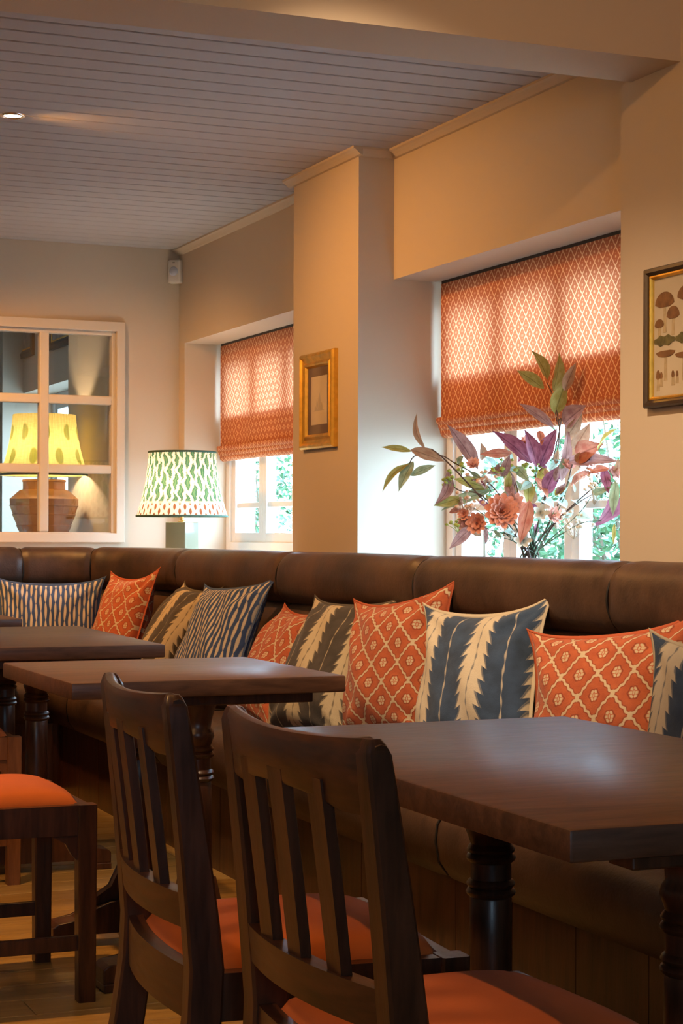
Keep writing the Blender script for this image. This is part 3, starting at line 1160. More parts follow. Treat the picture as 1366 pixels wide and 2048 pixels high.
# ================================================================== CUSHIONS
def cushion_mesh(W, H, T, mat, seed, ear=0.06, sag=0.024, N=36):
    rg = random.Random(seed)
    ph = [rg.random() * 6.28 for _ in range(8)]
    bm = bmesh.new()
    uvl = bm.loops.layers.uv.new('UVMap')
    def pt(u, v, side):
        # edges drawn in between the corners, corners pulled out
        inx = sag * (1 - v * v) ** 1.0
        inz = sag * 1.25 * (1 - u * u) ** 1.0
        x = u * (W / 2 - inx * abs(u) ** 3 + ear * 0.25 * (abs(u) * abs(v)) ** 8)
        z = v * (H / 2 - inz * abs(v) ** 3 + ear * 0.25 * (abs(u) * abs(v)) ** 8)
        b = max(0.0, (1 - abs(u) ** 2.6)) ** 0.62 * max(0.0, (1 - abs(v) ** 2.6)) ** 0.62
        t = T * b
        # creases running from the corners and edges
        cr = 0.0
        for k, (cu, cv) in enumerate(((-1, -1), (1, -1), (1, 1), (-1, 1))):
            d = math.hypot(u - cu, v - cv)
            a = math.atan2(v - cv, u - cu)
            cr += 0.010 * math.sin(a * 9 + ph[k]) * math.exp(-((d - 0.45) / 0.35) ** 2)
        cr += 0.006 * math.sin(u * 5 + ph[4] + v * 2) * math.sin(v * 4 + ph[5])
        cr += 0.004 * math.sin(u * 11 + v * 7 + ph[6])
        y = side * (t + cr * (b ** 0.5)) + 0.012 * math.sin(u * 2.2 + ph[7]) * abs(v) ** 2
        # weight settles to the bottom
        y *= 1.0 + 0.18 * (-v) * (1 - abs(v))
        return Vector((x, y, z + H / 2))
    S = {}
    for side in (-1, 1):
        for i in range(N + 1):
            for j in range(N + 1):
                if side == 1 and (i in (0, N) or j in (0, N)):
                    S[side, i, j] = S[-1, i, j]
                    continue
                u = math.sin((-1 + 2 * i / N) * PI / 2 * 0.96) / math.sin(PI / 2 * 0.96)
                v = math.sin((-1 + 2 * j / N) * PI / 2 * 0.96) / math.sin(PI / 2 * 0.96)
                S[side, i, j] = (bm.verts.new(pt(u, v, side)), (u * 0.5 + 0.5, v * 0.5 + 0.5))
    for side in (-1, 1):
        for i in range(N):
            for j in range(N):
                q = [S[side, i, j], S[side, i + 1, j], S[side, i + 1, j + 1], S[side, i, j + 1]]
                if side == 1: q = q[::-1]
                f = bm.faces.new([x[0] for x in q])
                f.smooth = True
                for l, x in zip(f.loops, q): l[uvl].uv = (x[1][0] * W / 0.45, x[1][1] * H / 0.45)
    me = bpy.data.meshes.new('cushion_cover')
    bm.to_mesh(me); bm.free()
    me.materials.append(mat)
    return me


def cushion(px, X, W, H, T, alpha, lean, roll, mat, label, seed, z=0.462, ear=0.06, sag=0.024, cover=None):
    p = at(px, 1300, X)
    c = empty('cushion', (p.x, p.y, z + W / 2 * abs(math.sin(R(roll))) * 0.8))
    tag(c, label, 'cushion', 'patterned cushions along the banquette')
    c.rotation_euler = (-R(lean), R(roll), -R(90 - alpha))
    me = cushion_mesh(W, H, T, mat, seed, ear, sag)
    link('cover', me, c)
    # welted edge following the outline
    pts = []
    N = 36
    idx = [(i, 0) for i in range(N)] + [(N, j) for j in range(N)] + [(i, N) for i in range(N, 0, -1)] + [(0, j) for j in range(N, 0, -1)]
    co = {}
    k = 0
    for i in range(N + 1):
        for j in range(N + 1):
            co[i, j] = me.vertices[i * (N + 1) + j].co.copy()
    mb = MB()
    cen = Vector((0, 0, H / 2))
    fr = []
    for i, j in idx + idx[:1]:
        p0 = co[i, j]
        d = (p0 - cen); d.y = 0; d.normalize()
        fr.append([p0 - d * 0.004 + Vector((0, -0.0022, 0)), p0 + d * 0.011 + Vector((0, -0.001, 0)), p0 + d * 0.011 + Vector((0, 0.001, 0)), p0 - d * 0.004 + Vector((0, 0.0022, 0))])
    mb.sweep(fr, cap=False)
    mb.build('edge_flange', cover or mat, c, smooth=True)
    return c


M['red_edge'] = simple('red_edge', (0.45, 0.10, 0.04), 0.9)
M['grey_edge'] = simple('charcoal_edge', (0.10, 0.085, 0.07), 0.9)
M['cream_edge'] = simple('cream_edge', (0.62, 0.54, 0.40), 0.9)
M['blue_edge'] = simple('blue_edge', (0.07, 0.12, 0.26), 0.9)
#        px    X     W     H     T    alpha lean roll
cushion(1422, 2.16, 0.42, 0.43, 0.085, 24, 17, 0, M['blue'], 'navy and cream leaf-stripe cushion cut by the right edge', 10, cover=M['cream_edge'])
cushion(1214, 2.20, 0.46, 0.42, 0.09, 26, 18, -9, M['red'], 'red block-print cushion rightmost of the red ones, behind the near table', 9, cover=M['red_edge'])
cushion(938, 2.19, 0.41, 0.45, 0.09, 24, 16, -5, M['blue'], 'navy and cream leaf-stripe cushion standing right of the upright red one', 8, cover=M['cream_edge'])
cushion(778, 2.21, 0.42, 0.45, 0.085, 20, 15, -8, M['red'], 'red block-print cushion standing between charcoal and navy leaf-stripe cushions', 7, cover=M['red_edge'])
cushion(605, 2.12, 0.42, 0.47, 0.085, 14, 26, -1, M['grey'], 'charcoal and cream leaf-stripe cushion beside the middle red cushions', 6, cover=M['grey_edge'])
cushion(494, 2.09, 0.41, 0.45, 0.080, 6, 32, 0, M['red'], 'red block-print cushion leaning between blue dash-print and charcoal cushions', 5, cover=M['red_edge'])
cushion(394, 2.12, 0.43, 0.48, 0.080, 15, 25, -5, M['drops'], 'blue and white dash-print cushion right of the small charcoal one', 4, cover=M['blue_edge'])
cushion(278, 2.09, 0.42, 0.49, 0.080, 0, 31, 1, M['grey'], 'charcoal and cream leaf-stripe cushion turned sideways near the corner', 3, cover=M['grey_edge'])
cushion(210, 2.14, 0.40, 0.48, 0.080, 14, 20, -3, M['red'], 'red block-print cushion in the curved corner of the banquette', 2, cover=M['red_edge'])
cushion(98, 1.965, 0.46, 0.44, 0.080, 74, 14, 0, M['drops'], 'wide blue and white dash-print cushion against the far side', 1, cover=M['blue_edge'])
cushion(-80, 1.64, 0.44, 0.46, 0.080, 80, 12, -3, M['beige'], 'plain beige cushion edge at the left picture border', 12, cover=M['beige'])


# ================================================================== LAMPS
def shade_mesh(name, r0, r1, h, mat, pleats, amp, nz=10):
    bm = bmesh.new()
    uvl = bm.loops.layers.uv.new('UVMap')
    n = pleats * 4
    V = []
    for j in range(nz + 1):
        t = j / nz
        ring = []
        for i in range(n + 1):
            a = 2 * PI * (i % n) / n
            r = r0 + (r1 - r0) * t - 0.012 * math.sin(PI * t)
            r += amp * (0.5 + 0.5 * t) * math.cos(i * PI / 2)
            if i == n: ring.append((ring[0][0], (1.0, t)))
            else: ring.append((bm.verts.new((r * math.cos(a), r * math.sin(a), h * t)), (i / n, t)))
        V.append(ring)
    for a, b in zip(V, V[1:]):
        for i in range(n):
            q = (a[i], a[i + 1], b[i + 1], b[i])
            f = bm.faces.new([x[0] for x in q])
            f.smooth = True
            for l, x in zip(f.loops, q): l[uvl].uv = x[1]
    me = bpy.data.meshes.new(name)
    bm.to_mesh(me); bm.free()
    me.materials.append(mat)
    return me


def lamp_light(parent, z, power, rad=0.03, color=(1.0, 0.74, 0.44)):
    MB().ico((0, 0, z), 0.022, 2).build('bulb', M['bulb'], parent, smooth=True)
    l = bpy.data.lights.new('lamp_bulb', 'POINT')
    l.energy = power
    l.color = color
    l.shadow_soft_size = rad
    o = bpy.data.objects.new('lamp_bulb', l)
    col.objects.link(o)
    o.parent = parent
    o.location = (0, 0, z)


lp = at(364, 1060, 2.60)
lamp = tag(empty('table_lamp', (lp.x, lp.y, 1.02), R(38)), 'table lamp with gathered green ikat shade on a square olive base', 'lamp')
MB().box(-0.055, 0.055, -0.055, 0.055, 0, 0.132, bevel=0.004).build('base', M['ceramic'], lamp)
MB().lathe([(0.020, 0.130), (0.020, 0.136), (0.009, 0.140), (0.008, 0.175), (0.014, 0.178), (0.014, 0.215), (0.006, 0.218)], 16).build('neck', M['brass'], lamp, auto=40)
sh = link('shade', shade_mesh('shade', 0.208, 0.153, 0.295, M['green_shade'], 90, 0.0022), lamp, (0, 0, 0.158))
MB().lathe([(0.2095, -0.003), (0.2125, 0.0), (0.2120, 0.004), (0.2095, 0.006), (0.206, 0.003)], 60, close=False).build('trim_band', simple('green_trim', (0.05, 0.10, 0.07), 0.9), sh, smooth=True)
MB().lathe([(0.153, 0.289), (0.157, 0.290), (0.157, 0.297), (0.153, 0.299), (0.150, 0.294)], 60, close=False).build('trim_band', bpy.data.materials['green_trim'], sh, smooth=True)
for k in range(3):
    a = k * 2 * PI / 3
    MB().tube([(0.01 * math.cos(a), 0.01 * math.sin(a), 0.215), (0.151 * math.cos(a), 0.151 * math.sin(a), 0.445)], 0.0015, 5).build('spider_wire', M['brass'], lamp)
lamp_light(lamp, 0.28, 11)

up = at(88, 1060, 2.43)
urn = tag(empty('urn_lamp', (up.x, up.y, 1.05), R(10)), 'lamp with pleated yellow shade on a ribbed terracotta urn behind the glazed screen', 'lamp')
prof = [(0.115, 0.0), (0.120, 0.012), (0.118, 0.02), (0.150, 0.085), (0.153, 0.09), (0.150, 0.095), (0.172, 0.145), (0.176, 0.15), (0.172, 0.155), (0.186, 0.195), (0.191, 0.20), (0.187, 0.205), (0.188, 0.232), (0.190, 0.237), (0.182, 0.243),
        (0.135, 0.285), (0.117, 0.29), (0.117, 0.33), (0.122, 0.335), (0.118, 0.345), (0.06, 0.346)]
MB().lathe(prof, 12, poly_rot=0.2).build('urn', M['terracotta'], urn, auto=25)
MB().lathe([(0.012, 0.34), (0.010, 0.42), (0.016, 0.425), (0.016, 0.46), (0.006, 0.465)], 14).build('neck', M['brass'], urn, auto=40)
sh = link('shade', shade_mesh('shade', 0.238, 0.166, 0.335, M['yellow_shade'], 54, 0.006), urn, (0, 0, 0.368))
MB().lathe([(0.238, -0.003), (0.242, 0.0), (0.242, 0.006), (0.238, 0.009)], 54, close=False).build('trim_band', bpy.data.materials['green_trim'], sh, smooth=True)
lamp_light(urn, 0.50, 32)


# ================================================================== PICTURES, SENSOR
def frame_profile(parent, hw, hh, prof, mat, name='frame'):
    """rectangular moulding, local plane y-z, facing -x; prof of (inset, proud)"""
    fr = []
    for sy, sz in ((-1, -1), (1, -1), (1, 1), (-1, 1), (-1, -1)):
        fr.append([(-p, sy * (hw - i), sz * (hh - i)) for i, p in prof])
    return MB().sweep(fr, cap=False).build(name, mat, parent, auto=25)


c = at(641, 795, XP)
gp = tag(empty('framed_picture', (XP, 6.52, 1.608)), 'small gilt-framed drawing hung on the pillar between the windows', 'picture')
frame_profile(gp, 0.170, 0.183, [(0, 0.0), (0, 0.016), (0.006, 0.024), (0.014, 0.026), (0.022, 0.018), (0.034, 0.014), (0.044, 0.020), (0.050, 0.018), (0.056, 0.008), (0.056, 0.0)], M['gold'])
MB().box(-0.006, -0.002, -0.118, 0.118, -0.131, 0.131).build('mount', M['mount'], gp)
MB().box(-0.0072, -0.006, -0.080, 0.080, -0.092, 0.092).build('drawing', M['paper'], gp)
dr = MB()
dr.box(-0.0078, -0.0072, -0.05, 0.055, -0.040, -0.038)
for y, h, ww in ((-0.028, 0.03, 0.010), (-0.005, 0.07, 0.012), (0.018, 0.045, 0.010), (0.036, 0.02, 0.008)):
    dr.prism([(y - ww, -0.038), (y + ww, -0.038), (y + ww * 0.8, -0.038 + h * 0.6), (y, -0.038 + h), (y - ww * 0.8, -0.038 + h * 0.6)], 'x', -0.0078, -0.0072)
dr.build('sketch', simple('faint_pencil', (0.44, 0.37, 0.27), 0.8), gp)
MB().box(-0.0105, -0.009, -0.120, 0.120, -0.133, 0.133).build('glazing', M['glass'], gp)

mp = tag(empty('framed_picture', (XP, 4.06, 1.617)), 'black and gold framed mushroom print on the near pillar at right', 'picture')
frame_profile(mp, 0.140, 0.183, [(0, 0.0), (0, 0.018), (0.004, 0.024), (0.012, 0.025), (0.016, 0.020), (0.020, 0.018), (0.021, 0.0)], M['blackframe'])
frame_profile(mp, 0.1195, 0.1625, [(0, 0.0), (0, 0.017), (0.004, 0.017), (0.008, 0.010), (0.0095, 0.0)], M['gold'], 'gilt_slip')
MB().box(-0.006, -0.002, -0.112, 0.112, -0.155, 0.155).build('print_sheet', M['paper'], mp)
MB().box(-0.0095, -0.0085, -0.113, 0.113, -0.156, 0.156).build('glazing', M['glass'], mp)
capm = simple('mushroom_cap', (0.22, 0.10, 0.035), 0.8, var=0.3, vscale=60)
stalkm = simple('mushroom_stalk', (0.50, 0.38, 0.22), 0.8, var=0.15, vscale=60)
mossm = simple('moss_print', (0.14, 0.12, 0.04), 0.8, var=0.4, vscale=80)


def mushroom(cy, cz, cw, chh, sh_, inverted=False):
    n = 12
    cap = [(cy + cw * math.cos(PI * i / n), cz + chh * math.sin(PI * i / n)) for i in range(n + 1)] + [(cy - cw * 0.5, cz - chh * 0.25), (cy + cw * 0.5, cz - chh * 0.25)]
    if inverted:
        cap = [(a, 2 * cz - b) for a, b in cap]
    MB().prism([(cy - 0.0055, cz), (cy + 0.0055, cz), (cy + 0.008, cz - sh_), (cy - 0.008, cz - sh_)], 'x', -0.0066, -0.006).build('printed_stalk', stalkm, mp)
    MB().prism(cap, 'x', -0.0072, -0.0066).build('printed_cap', capm, mp)


for a in ((0.060, 0.085, 0.045, 0.032, 0.075), (0.085, 0.030, 0.022, 0.018, 0.045), (0.020, 0.05, 0.030, 0.026, 0.05), (-0.045, 0.095, 0.045, 0.03, 0.09), (-0.08, 0.02, 0.02, 0.02, 0.04)):
    mushroom(*a)
for a in ((0.055, -0.040, 0.045, 0.014, 0.075), (-0.03, -0.05, 0.04, 0.012, 0.07)):
    mushroom(*a, inverted=True)
for y in (0.06, -0.04):
    rg = random.Random(4)
    MB().prism([(y + 0.05 * math.cos(2 * PI * i / 16), -0.010 + (0.010 + 0.006 * (i % 2)) * math.sin(2 * PI * i / 16)) for i in range(16)], 'x', -0.0078, -0.0072).build('printed_moss', mossm, mp)
for y, s in ((0.09, 1), (0.075, 0.7), (-0.07, 0.9), (0.02, 0.7), (0.0, 0.6)):
    mushroom(y, -0.105, 0.010 * s, 0.02 * s, 0.035 * s)

ms = tag(empty('motion_sensor', (XW - 0.028, YF - 0.028, 2.385), R(-45)), 'small white motion sensor in the ceiling corner by the far wall', 'sensor')
MB().box(-0.036, 0.036, -0.022, 0.024, -0.058, 0.058, bevel=0.012, seg=4).build('housing', M['plastic'], ms, auto=60)
MB().lathe([(0.024, -0.004), (0.023, 0.004), (0.016, 0.010), (0.006, 0.0125)], 24).build('lens', M['sensor_lens'], ms, smooth=True, loc=(0, -0.020, 0.0), rot=(R(90), 0, 0))
MB().box(-0.006, 0.006, -0.0235, -0.021, 0.040, 0.044).build('status_slot', M['groove'], ms)
ms.scale = (1, 1, 1)

# pictures in the side room
for k, (px0, px1, py0) in enumerate(((8, 68, 735), (100, 147, 705))):
    a, b = at(px0, py0, 2.80), at(px1, py0, 2.80)
    wy = (a.y - b.y) / 2
    cz = at(px0, py0, 2.80).z
    sp = tag(empty('framed_picture', (2.80, (a.y + b.y) / 2, cz + 0.22)), ('dark-framed pale picture seen through the left pane of the screen', 'dark-framed picture partly seen through the right pane of the screen')[k], 'picture')
    frame_profile(sp, wy, 0.22, [(0, 0), (0, 0.02), (0.03, 0.024), (0.05, 0.012), (0.05, 0)], M['blackframe'])
    frame_profile(sp, wy - 0.05, 0.17, [(0, 0), (0, 0.011), (0.012, 0.008), (0.012, 0)], M['gold'], 'gilt_slip')
    MB().box(-0.005, -0.001, -wy + 0.055, wy - 0.055, -0.165, 0.165).build('print_sheet', simple('pale_print', (0.42, 0.37, 0.32), 0.8, var=0.2, vscale=20), sp)

# ================================================================== FLOWERS
VX, VY = 2.856, 5.255
arr = tag(empty('flower_arrangement', (VX, VY, ZSILL)), 'large spray of mauve leaves and coral dahlias on the window sill', 'flowers')
ORG = Vector((VX, VY, ZSILL))
S_, C_ = math.sin(YAW), math.cos(YAW)


def fp(x, y, dd=0.0):
    """arrangement point (photo detail coordinates), local to the vase; dd pushes it away from the camera"""
    px, py = 683 + x / 2.0, 480 + y / 2.0
    u = (px - 683) / FPX
    d = 5.93 + dd
    X = d * (S_ + u * C_)
    if X > 2.90: X = 2.90 - 0.25 * max(0, dd)
    return at(px, py, X) - ORG


MB().lathe([(0.045, 0.0), (0.06, 0.005), (0.072, 0.04), (0.068, 0.085), (0.05, 0.112), (0.047, 0.12), (0.052, 0.125), (0.043, 0.12), (0.043, 0.09)], 28).build('vase', M['vase'], arr, smooth=True)
LM = {
    'olive': leaf_mat('leaf_olive', (0.30, 0.25, 0.06), (0.42, 0.36, 0.12)),
    'green': leaf_mat('leaf_sage', (0.22, 0.25, 0.13), (0.36, 0.38, 0.22)),
    'mauve': leaf_mat('leaf_mauve', (0.26, 0.13, 0.12), (0.42, 0.25, 0.22)),
    'purple': leaf_mat('leaf_purple', (0.18, 0.045, 0.075), (0.32, 0.11, 0.15)),
    'rust': leaf_mat('leaf_rust', (0.46, 0.13, 0.08), (0.56, 0.24, 0.15)),
    'brown': leaf_mat('leaf_brown', (0.36, 0.19, 0.11), (0.46, 0.28, 0.17)),
    'yellow': leaf_mat('leaf_yellow', (0.48, 0.40, 0.09), (0.58, 0.50, 0.16)),
    'pale': leaf_mat('leaf_pale', (0.40, 0.55, 0.46), (0.52, 0.66, 0.58)),
}


def leaf_mesh(mat, wr, curl, bend, n=12):
    """unit leaf along +x, width along y, normal z"""
    bm = bmesh.new()
    uvl = bm.loops.layers.uv.new('UVMap')
    rows = []
    for i in range(n + 1):
        t = i / n
        hw = wr * (math.sin(PI * min(1, t * 1.02) ** 0.85) ** 0.9 if 0 < t < 1 else 0.0) + 0.004 * (1 - t)
        z0 = bend * (t - 0.5) ** 2 * -1 + bend * 0.25
        y0 = curl * math.sin(PI * t) * 0.5
        r_ = []
        for v in (-1, -0.5, 0, 0.5, 1):
            r_.append((bm.verts.new((t, y0 + hw * v, z0 + abs(v) * hw * 0.45 + 0.01 * math.sin(t * 17) * v)), (t, 0.5 + v * 0.5)))
        rows.append(r_)
    for a, b in zip(rows, rows[1:]):
        for k in range(4):
            q = (a[k], b[k], b[k + 1], a[k + 1])
            f = bm.faces.new([x[0] for x in q])
            f.smooth = True
            for l, x in zip(f.loops, q): l[uvl].uv = x[1]
    me = bpy.data.meshes.new('leaf')
    bm.to_mesh(me); bm.free()
    me.materials.append(mat)
    return me


leaf_cache = {}
rgl = random.Random(11)


def leaf(x0, y0, x1, y1, kind, wr=0.13, dd=0.0, curl=0.0, tip_dd=None):
    key = (kind, round(wr, 2), round(curl, 2))
    if key not in leaf_cache:
        leaf_cache[key] = leaf_mesh(LM[kind], wr, curl, rgl.uniform(0.1, 0.35))
    dd = dd + rgl.uniform(-0.03, 0.03)
    a = fp(x0, y0, dd)
    b = fp(x1, y1, dd + (tip_dd if tip_dd is not None else rgl.uniform(-0.06, 0.03)))
    ax = b - a
    L = ax.length
    ax.normalize()
    view = Vector((-S_, -C_, 0.0)) + Vector((rgl.uniform(-0.5, 0.5), rgl.uniform(-0.3, 0.3), rgl.uniform(0.0, 0.6)))
    n = (view - ax * view.dot(ax)).normalized()
    yv = n.cross(ax)
    m = Matrix((ax, yv, n)).transposed().to_4x4()
    o = link('leaf', leaf_cache[key], arr)
    o.matrix_local = Matrix.Translation(a) @ m @ Matrix.Scale(L, 4)
    return o


for a in (
    (280, 845, 158, 828, 'olive', .11), (275, 838, 412, 885, 'brown', .17), (333, 833, 300, 690, 'brown', .09, 0, .25), (286, 885, 228, 1005, 'green', .16), (268, 895, 163, 1008, 'olive', .08, 0, -.2),
    (275, 942, 375, 900, 'green', .16), (545, 915, 422, 738, 'mauve', .15), (425, 925, 370, 1060, 'mauve', .14, 0, .3), (590, 992, 448, 955, 'olive', .18), (600, 998, 400, 1080, 'green', .12),
    (480, 1030, 368, 1062, 'olive', .16), (520, 1145, 430, 1235, 'mauve', .16), (682, 850, 552, 855, 'rust', .15), (762, 892, 602, 762, 'purple', .17, -.04), (780, 905, 730, 755, 'purple', .20, -.05),
    (790, 908, 862, 748, 'purple', .20, -.04), (640, 945, 672, 855, 'mauve', .18), (848, 748, 706, 650, 'mauve', .12), (808, 592, 700, 520, 'olive', .20), (822, 558, 758, 440, 'olive', .22),
    (845, 602, 868, 448, 'olive', .17), (890, 600, 937, 485, 'brown', .16), (852, 692, 898, 552, 'olive', .20), (888, 735, 978, 658, 'mauve', .24), (900, 785, 962, 690, 'brown', .18), (878, 965, 906, 745, 'mauve', .10),
    (928, 832, 992, 728, 'brown', .20), (940, 862, 1050, 812, 'rust', .20), (1025, 838, 1102, 752, 'yellow', .13), (920, 982, 1030, 930, 'rust', .12), (822, 1012, 892, 890, 'purple', .18, -.03, .2),
    (772, 948, 826, 1035, 'rust', .22), (785, 918, 852, 972, 'yellow', .24), (752, 1038, 714, 1212, 'rust', .17, -.05), (1045, 905, 1068, 1015, 'purple', .16), (1085, 990, 985, 1148, 'purple', .17, 0, .25),
    (1098, 955, 1085, 1100, 'green', .14), (1005, 1010, 1085, 985, 'green', .10), (575, 1140, 578, 1218, 'mauve', .13), (1092, 1130, 1088, 1215, 'olive', .10), (742, 955, 745, 1065, 'olive', .22),
    (900, 882, 1112, 882, 'mauve', .07), (1108, 872, 1098, 945, 'brown', .14), (700, 905, 752, 965, 'green', .2), (640, 905, 580, 935, 'mauve', .2), (665, 965, 690, 1040, 'mauve', .2),
    (860, 885, 830, 925, 'pale', .26), (845, 905, 900, 890, 'pale', .24), (760, 965, 715, 1000, 'pale', .25), (905, 960, 950, 915, 'pale', .22), (700, 930, 650, 895, 'pale', .24), (430, 1090, 480, 1075, 'rust', .2),
    (920, 1040, 975, 1085, 'pale', .2), (900, 1070, 862, 1035, 'pale', .22), (940, 1100, 1000, 1115, 'pale', .16), (690, 1180, 650, 1165, 'pale', .25), (870, 1010, 905, 985, 'pale', .24), (610, 1160, 640, 1190, 'green', .2),
    (1000, 930, 1080, 915, 'rust', .12), (1075, 905, 1110, 950, 'mauve', .2), (960, 890, 1010, 860, 'mauve', .2), (520, 960, 575, 985, 'purple', .2), (700, 1000, 640, 1010, 'green', .16),
    (800, 1035, 850, 1070, 'pale', .3), (780, 1110, 830, 1080, 'pale', .3), (790, 760, 800, 820, 'rust', .2), (470, 900, 490, 860, 'green', .2)):
    leaf(*a)

for k in range(46):
    x0, y0 = min(1000, max(560, rgl.gauss(740, 130))), min(1180, max(880, rgl.gauss(1010, 80)))
    an = math.atan2(y0 - 1250, x0 - 770) + rgl.uniform(-0.9, 0.9)
    ln = rgl.uniform(35, 75)
    leaf(x0, y0, x0 + ln * math.cos(an), y0 + ln * math.sin(an), rgl.choice(('pale', 'green', 'pale', 'mauve', 'olive', 'purple', 'brown', 'green')), rgl.choice((.16, .2, .24)), rgl.uniform(0.0, 0.08))

# stems
base = Vector((0, 0, 0.03))


def stem(pts, r0, r1, mat, name='stem'):
    q = [base + Vector((rgl.uniform(-.02, .02), rgl.uniform(-.02, .02), 0)), Vector((rgl.uniform(-.03, .03), rgl.uniform(-.03, .03), 0.125))] + [fp(*p) for p in pts]
    # smooth
    out = []
    for i in range(len(q) - 1):
        p0, p1, p2, p3 = q[max(i - 1, 0)], q[i], q[i + 1], q[min(i + 2, len(q) - 1)]
        for k in range(5):
            t = k / 5
            out.append(0.5 * ((2 * p1) + (p2 - p0) * t + (2 * p0 - 5 * p1 + 4 * p2 - p3) * t * t + (3 * p1 - p0 - 3 * p2 + p3) * t ** 3))
    out.append(q[-1])
    MB().tube(out, [r0 + (r1 - r0) * i / (len(out) - 1) for i in range(len(out))], 6).build(name, mat, arr, smooth=True)


for pts in (((690, 1130), (600, 980), (450, 890), (395, 860), (285, 845)), ((400, 865), (300, 860), (270, 895)), ((790, 1120), (850, 900), (870, 770), (850, 640), (822, 570)),
            ((870, 760), (860, 720), (845, 640)), ((830, 1130), (900, 980), (930, 880), (1000, 850), (1090, 880)), ((850, 1130), (980, 1010), (1060, 950), (1090, 1000)), ((680, 1150), (560, 1020), (470, 1000), (410, 950)),
            ((740, 1120), (770, 1000), (780, 900)), ((720, 1130), (700, 980), (640, 870)), ((840, 1150), (930, 1060), (1010, 1010))):
    stem(pts, 0.0035, 0.0015, M['brownstem'], 'twig')
for pts in (((720, 1180), (660, 1110), (640, 1085)), ((700, 1190), (600, 1160), (545, 1130)), ((800, 1180), (840, 1120)), ((770, 1180), (760, 1060)), ((810, 1190), (880, 1050), (910, 960)), ((830, 1200), (950, 1090), (1000, 1020)),
            ((690, 1200), (560, 1090), (480, 1050)), ((740, 1180), (620, 1040), (575, 955)), ((780, 1170), (800, 1040), (830, 920)), ((840, 1200), (960, 1130), (1040, 1120)), ((700, 1210), (650, 1190)), ((760, 1190), (700, 1060), (690, 960)),
            ((790, 1200), (810, 1100)), ((820, 1190), (860, 1060)), ((770, 1200), (740, 1100))):
    stem(pts, 0.0028, 0.0012, M['stem'])

# blooms
pet_mats = {
    'coral': simple('petal_coral', (0.82, 0.36, 0.24), 0.6, var=0.2, vscale=40),
    'pink': simple('petal_pink', (0.82, 0.46, 0.38), 0.6, var=0.2, vscale=40),
    'white': simple('petal_white', (0.66, 0.62, 0.50), 0.6, var=0.1, vscale=40),
}


def petal_mesh(mat):
    bm = bmesh.new()
    rows = []
    n = 6
    for i in range(n + 1):
        t = i / n
        hw = 0.235 * math.sin(PI * (0.10 + 0.76 * t)) ** 0.8 * (1 if t < 0.9 else 0.78)
        z = 0.28 * t * t
        rows.append([bm.verts.new((t, hw * v, z + abs(v) * hw * 0.55)) for v in (-1, 0, 1)])
    for a, b in zip(rows, rows[1:]):
        for k in range(2):
            f = bm.faces.new((a[k], b[k], b[k + 1], a[k + 1]))
            f.smooth = True
    me = bpy.data.meshes.new('petal')
    bm.to_mesh(me); bm.free()
    me.materials.append(mat)
    return me


PM = {k: petal_mesh(m) for k, m in pet_mats.items()}


def bloom(x, y, r, kind, dd=-0.06, rings=((13, 1.0, 8), (12, 0.86, 22), (10, 0.70, 36), (8, 0.55, 50), (6, 0.40, 62), (4, 0.26, 74)), tilt=(0, 0, 0.15)):
    c = fp(x, y, dd)
    b = link('dahlia_bloom', MB().ico((0, 0, 0.05), 0.10, 1).mesh('bloom_heart', pet_mats[kind], True), arr)
    n = (Vector((-S_, -C_, 0)) + Vector(tilt)).normalized()
    a = n.cross(Vector((0, 0, 1))).normalized()
    q = n.cross(a)
    b.matrix_local = Matrix.Translation(c) @ Matrix((a, q, n)).transposed().to_4x4() @ Matrix.Scale(r, 4)
    for cnt, ln, el in rings:
        for k in range(cnt):
            an = 2 * PI * (k + 0.5 * (cnt % 2)) / cnt + rgl.uniform(-.08, .08)
            o = link('petal', PM[kind], b)
            o.matrix_local = Matrix.Rotation(an, 4, 'Z') @ Matrix.Rotation(-R(el + rgl.uniform(-6, 6)), 4, 'Y') @ Matrix.Diagonal((ln, ln * 1.05, ln, 1))
    return b


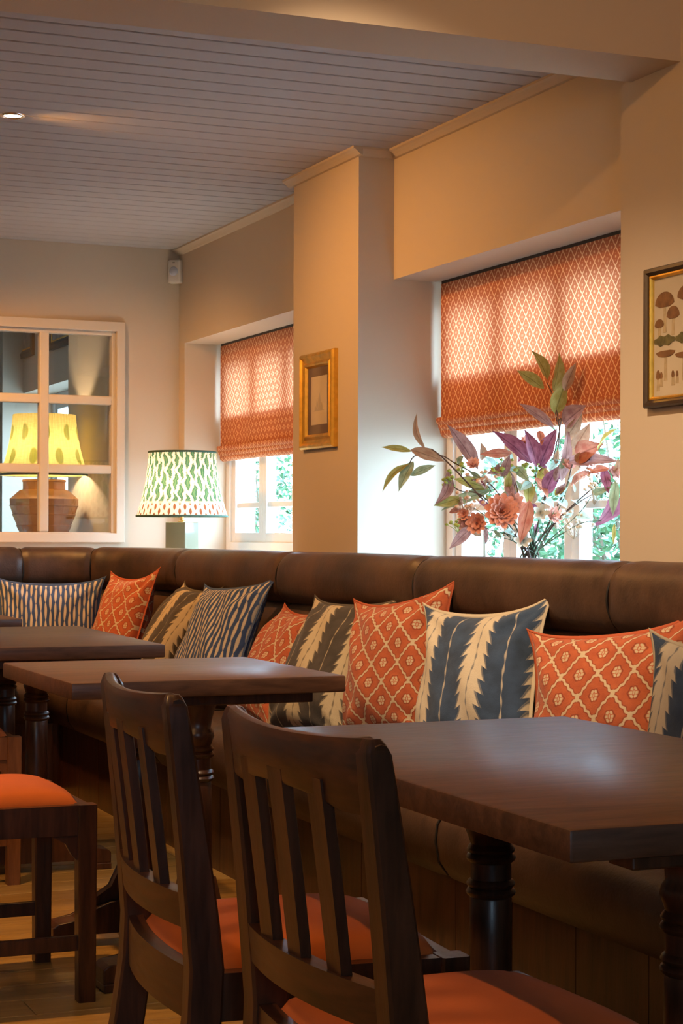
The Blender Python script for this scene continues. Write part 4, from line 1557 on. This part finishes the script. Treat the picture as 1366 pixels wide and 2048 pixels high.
small = ((10, 1.0, 15), (8, 0.78, 38), (5, 0.5, 64))
bloom(640, 1085, 0.058, 'coral', -0.10)
bloom(690, 1055, 0.040, 'pink', -0.02, small)
bloom(545, 1130, 0.040, 'coral', -0.06, small, (-0.5, 0, 0))
bloom(500, 1130, 0.030, 'pink', -0.02, small, (-0.5, 0, -.3))
bloom(843, 1102, 0.034, 'pink', -0.06, small, (0.4, 0, 0.3))
bloom(527, 900, 0.026, 'pink', -0.04, small, (-0.3, 0, 0.8))
bloom(490, 1095, 0.022, 'coral', -0.06, small, (-0.4, 0, 0))
bloom(1085, 935, 0.034, 'pink', -0.02, small, (0.6, 0, 0.3))
bloom(905, 905, 0.026, 'pink', 0.02, small, (0.3, 0, 0.9))
bloom(795, 1090, 0.034, 'white', -0.08, ((5, 1.0, 25), (4, 0.6, 55)))
bloom(722, 1200, 0.036, 'white', -0.06, ((6, 1.0, 25), (4, 0.6, 55)))
bloom(740, 810, 0.026, 'coral', 0.03, small, (0, 0, 0.8))

# sprigs of tiny blossoms and buds
sp_mat = simple('tiny_blossom', (0.62, 0.40, 0.28), 0.7, var=0.3, vscale=50)
bud_mat = simple('green_bud', (0.32, 0.40, 0.07), 0.6, var=0.3, vscale=50)
for (x, y, sx, sy, n, mt, nm) in ((500, 1060, 50, 45, 26, sp_mat, 'blossom_sprig'), (575, 955, 40, 25, 18, sp_mat, 'blossom_sprig'), (420, 975, 30, 40, 14, bud_mat, 'bud_sprig'), (470, 1125, 28, 30, 12, bud_mat, 'bud_sprig'), (480, 910, 22, 18, 8, bud_mat, 'bud_sprig'),
                                  (1010, 960, 60, 60, 20, pet_mats['white'], 'blossom_sprig'), (930, 1130, 70, 40, 18, pet_mats['white'], 'blossom_sprig'), (650, 900, 50, 30, 14, bud_mat, 'bud_sprig'), (740, 910, 40, 30, 10, bud_mat, 'bud_sprig'), (990, 900, 50, 25, 12, pet_mats['pink'], 'blossom_sprig'), (680, 1160, 50, 25, 12, pet_mats['white'], 'blossom_sprig')):
    mb = MB()
    c0 = fp(x, y + sy * 1.6, 0.0)
    for k in range(n):
        p = fp(x + rgl.gauss(0, sx * 0.6), y + rgl.gauss(0, sy * 0.6), rgl.uniform(-0.08, 0.05))
        mb.ico(p, rgl.uniform(0.006, 0.0105), 1, (1, 1, 0.7))
        mb.tube([c0, (c0 + p) / 2 + Vector((0, 0, 0.004)), p], [0.0012, 0.0010, 0.0008], 4)
    so = mb.build(nm, mt, arr, smooth=True)
    so['kind'] = 'stuff'
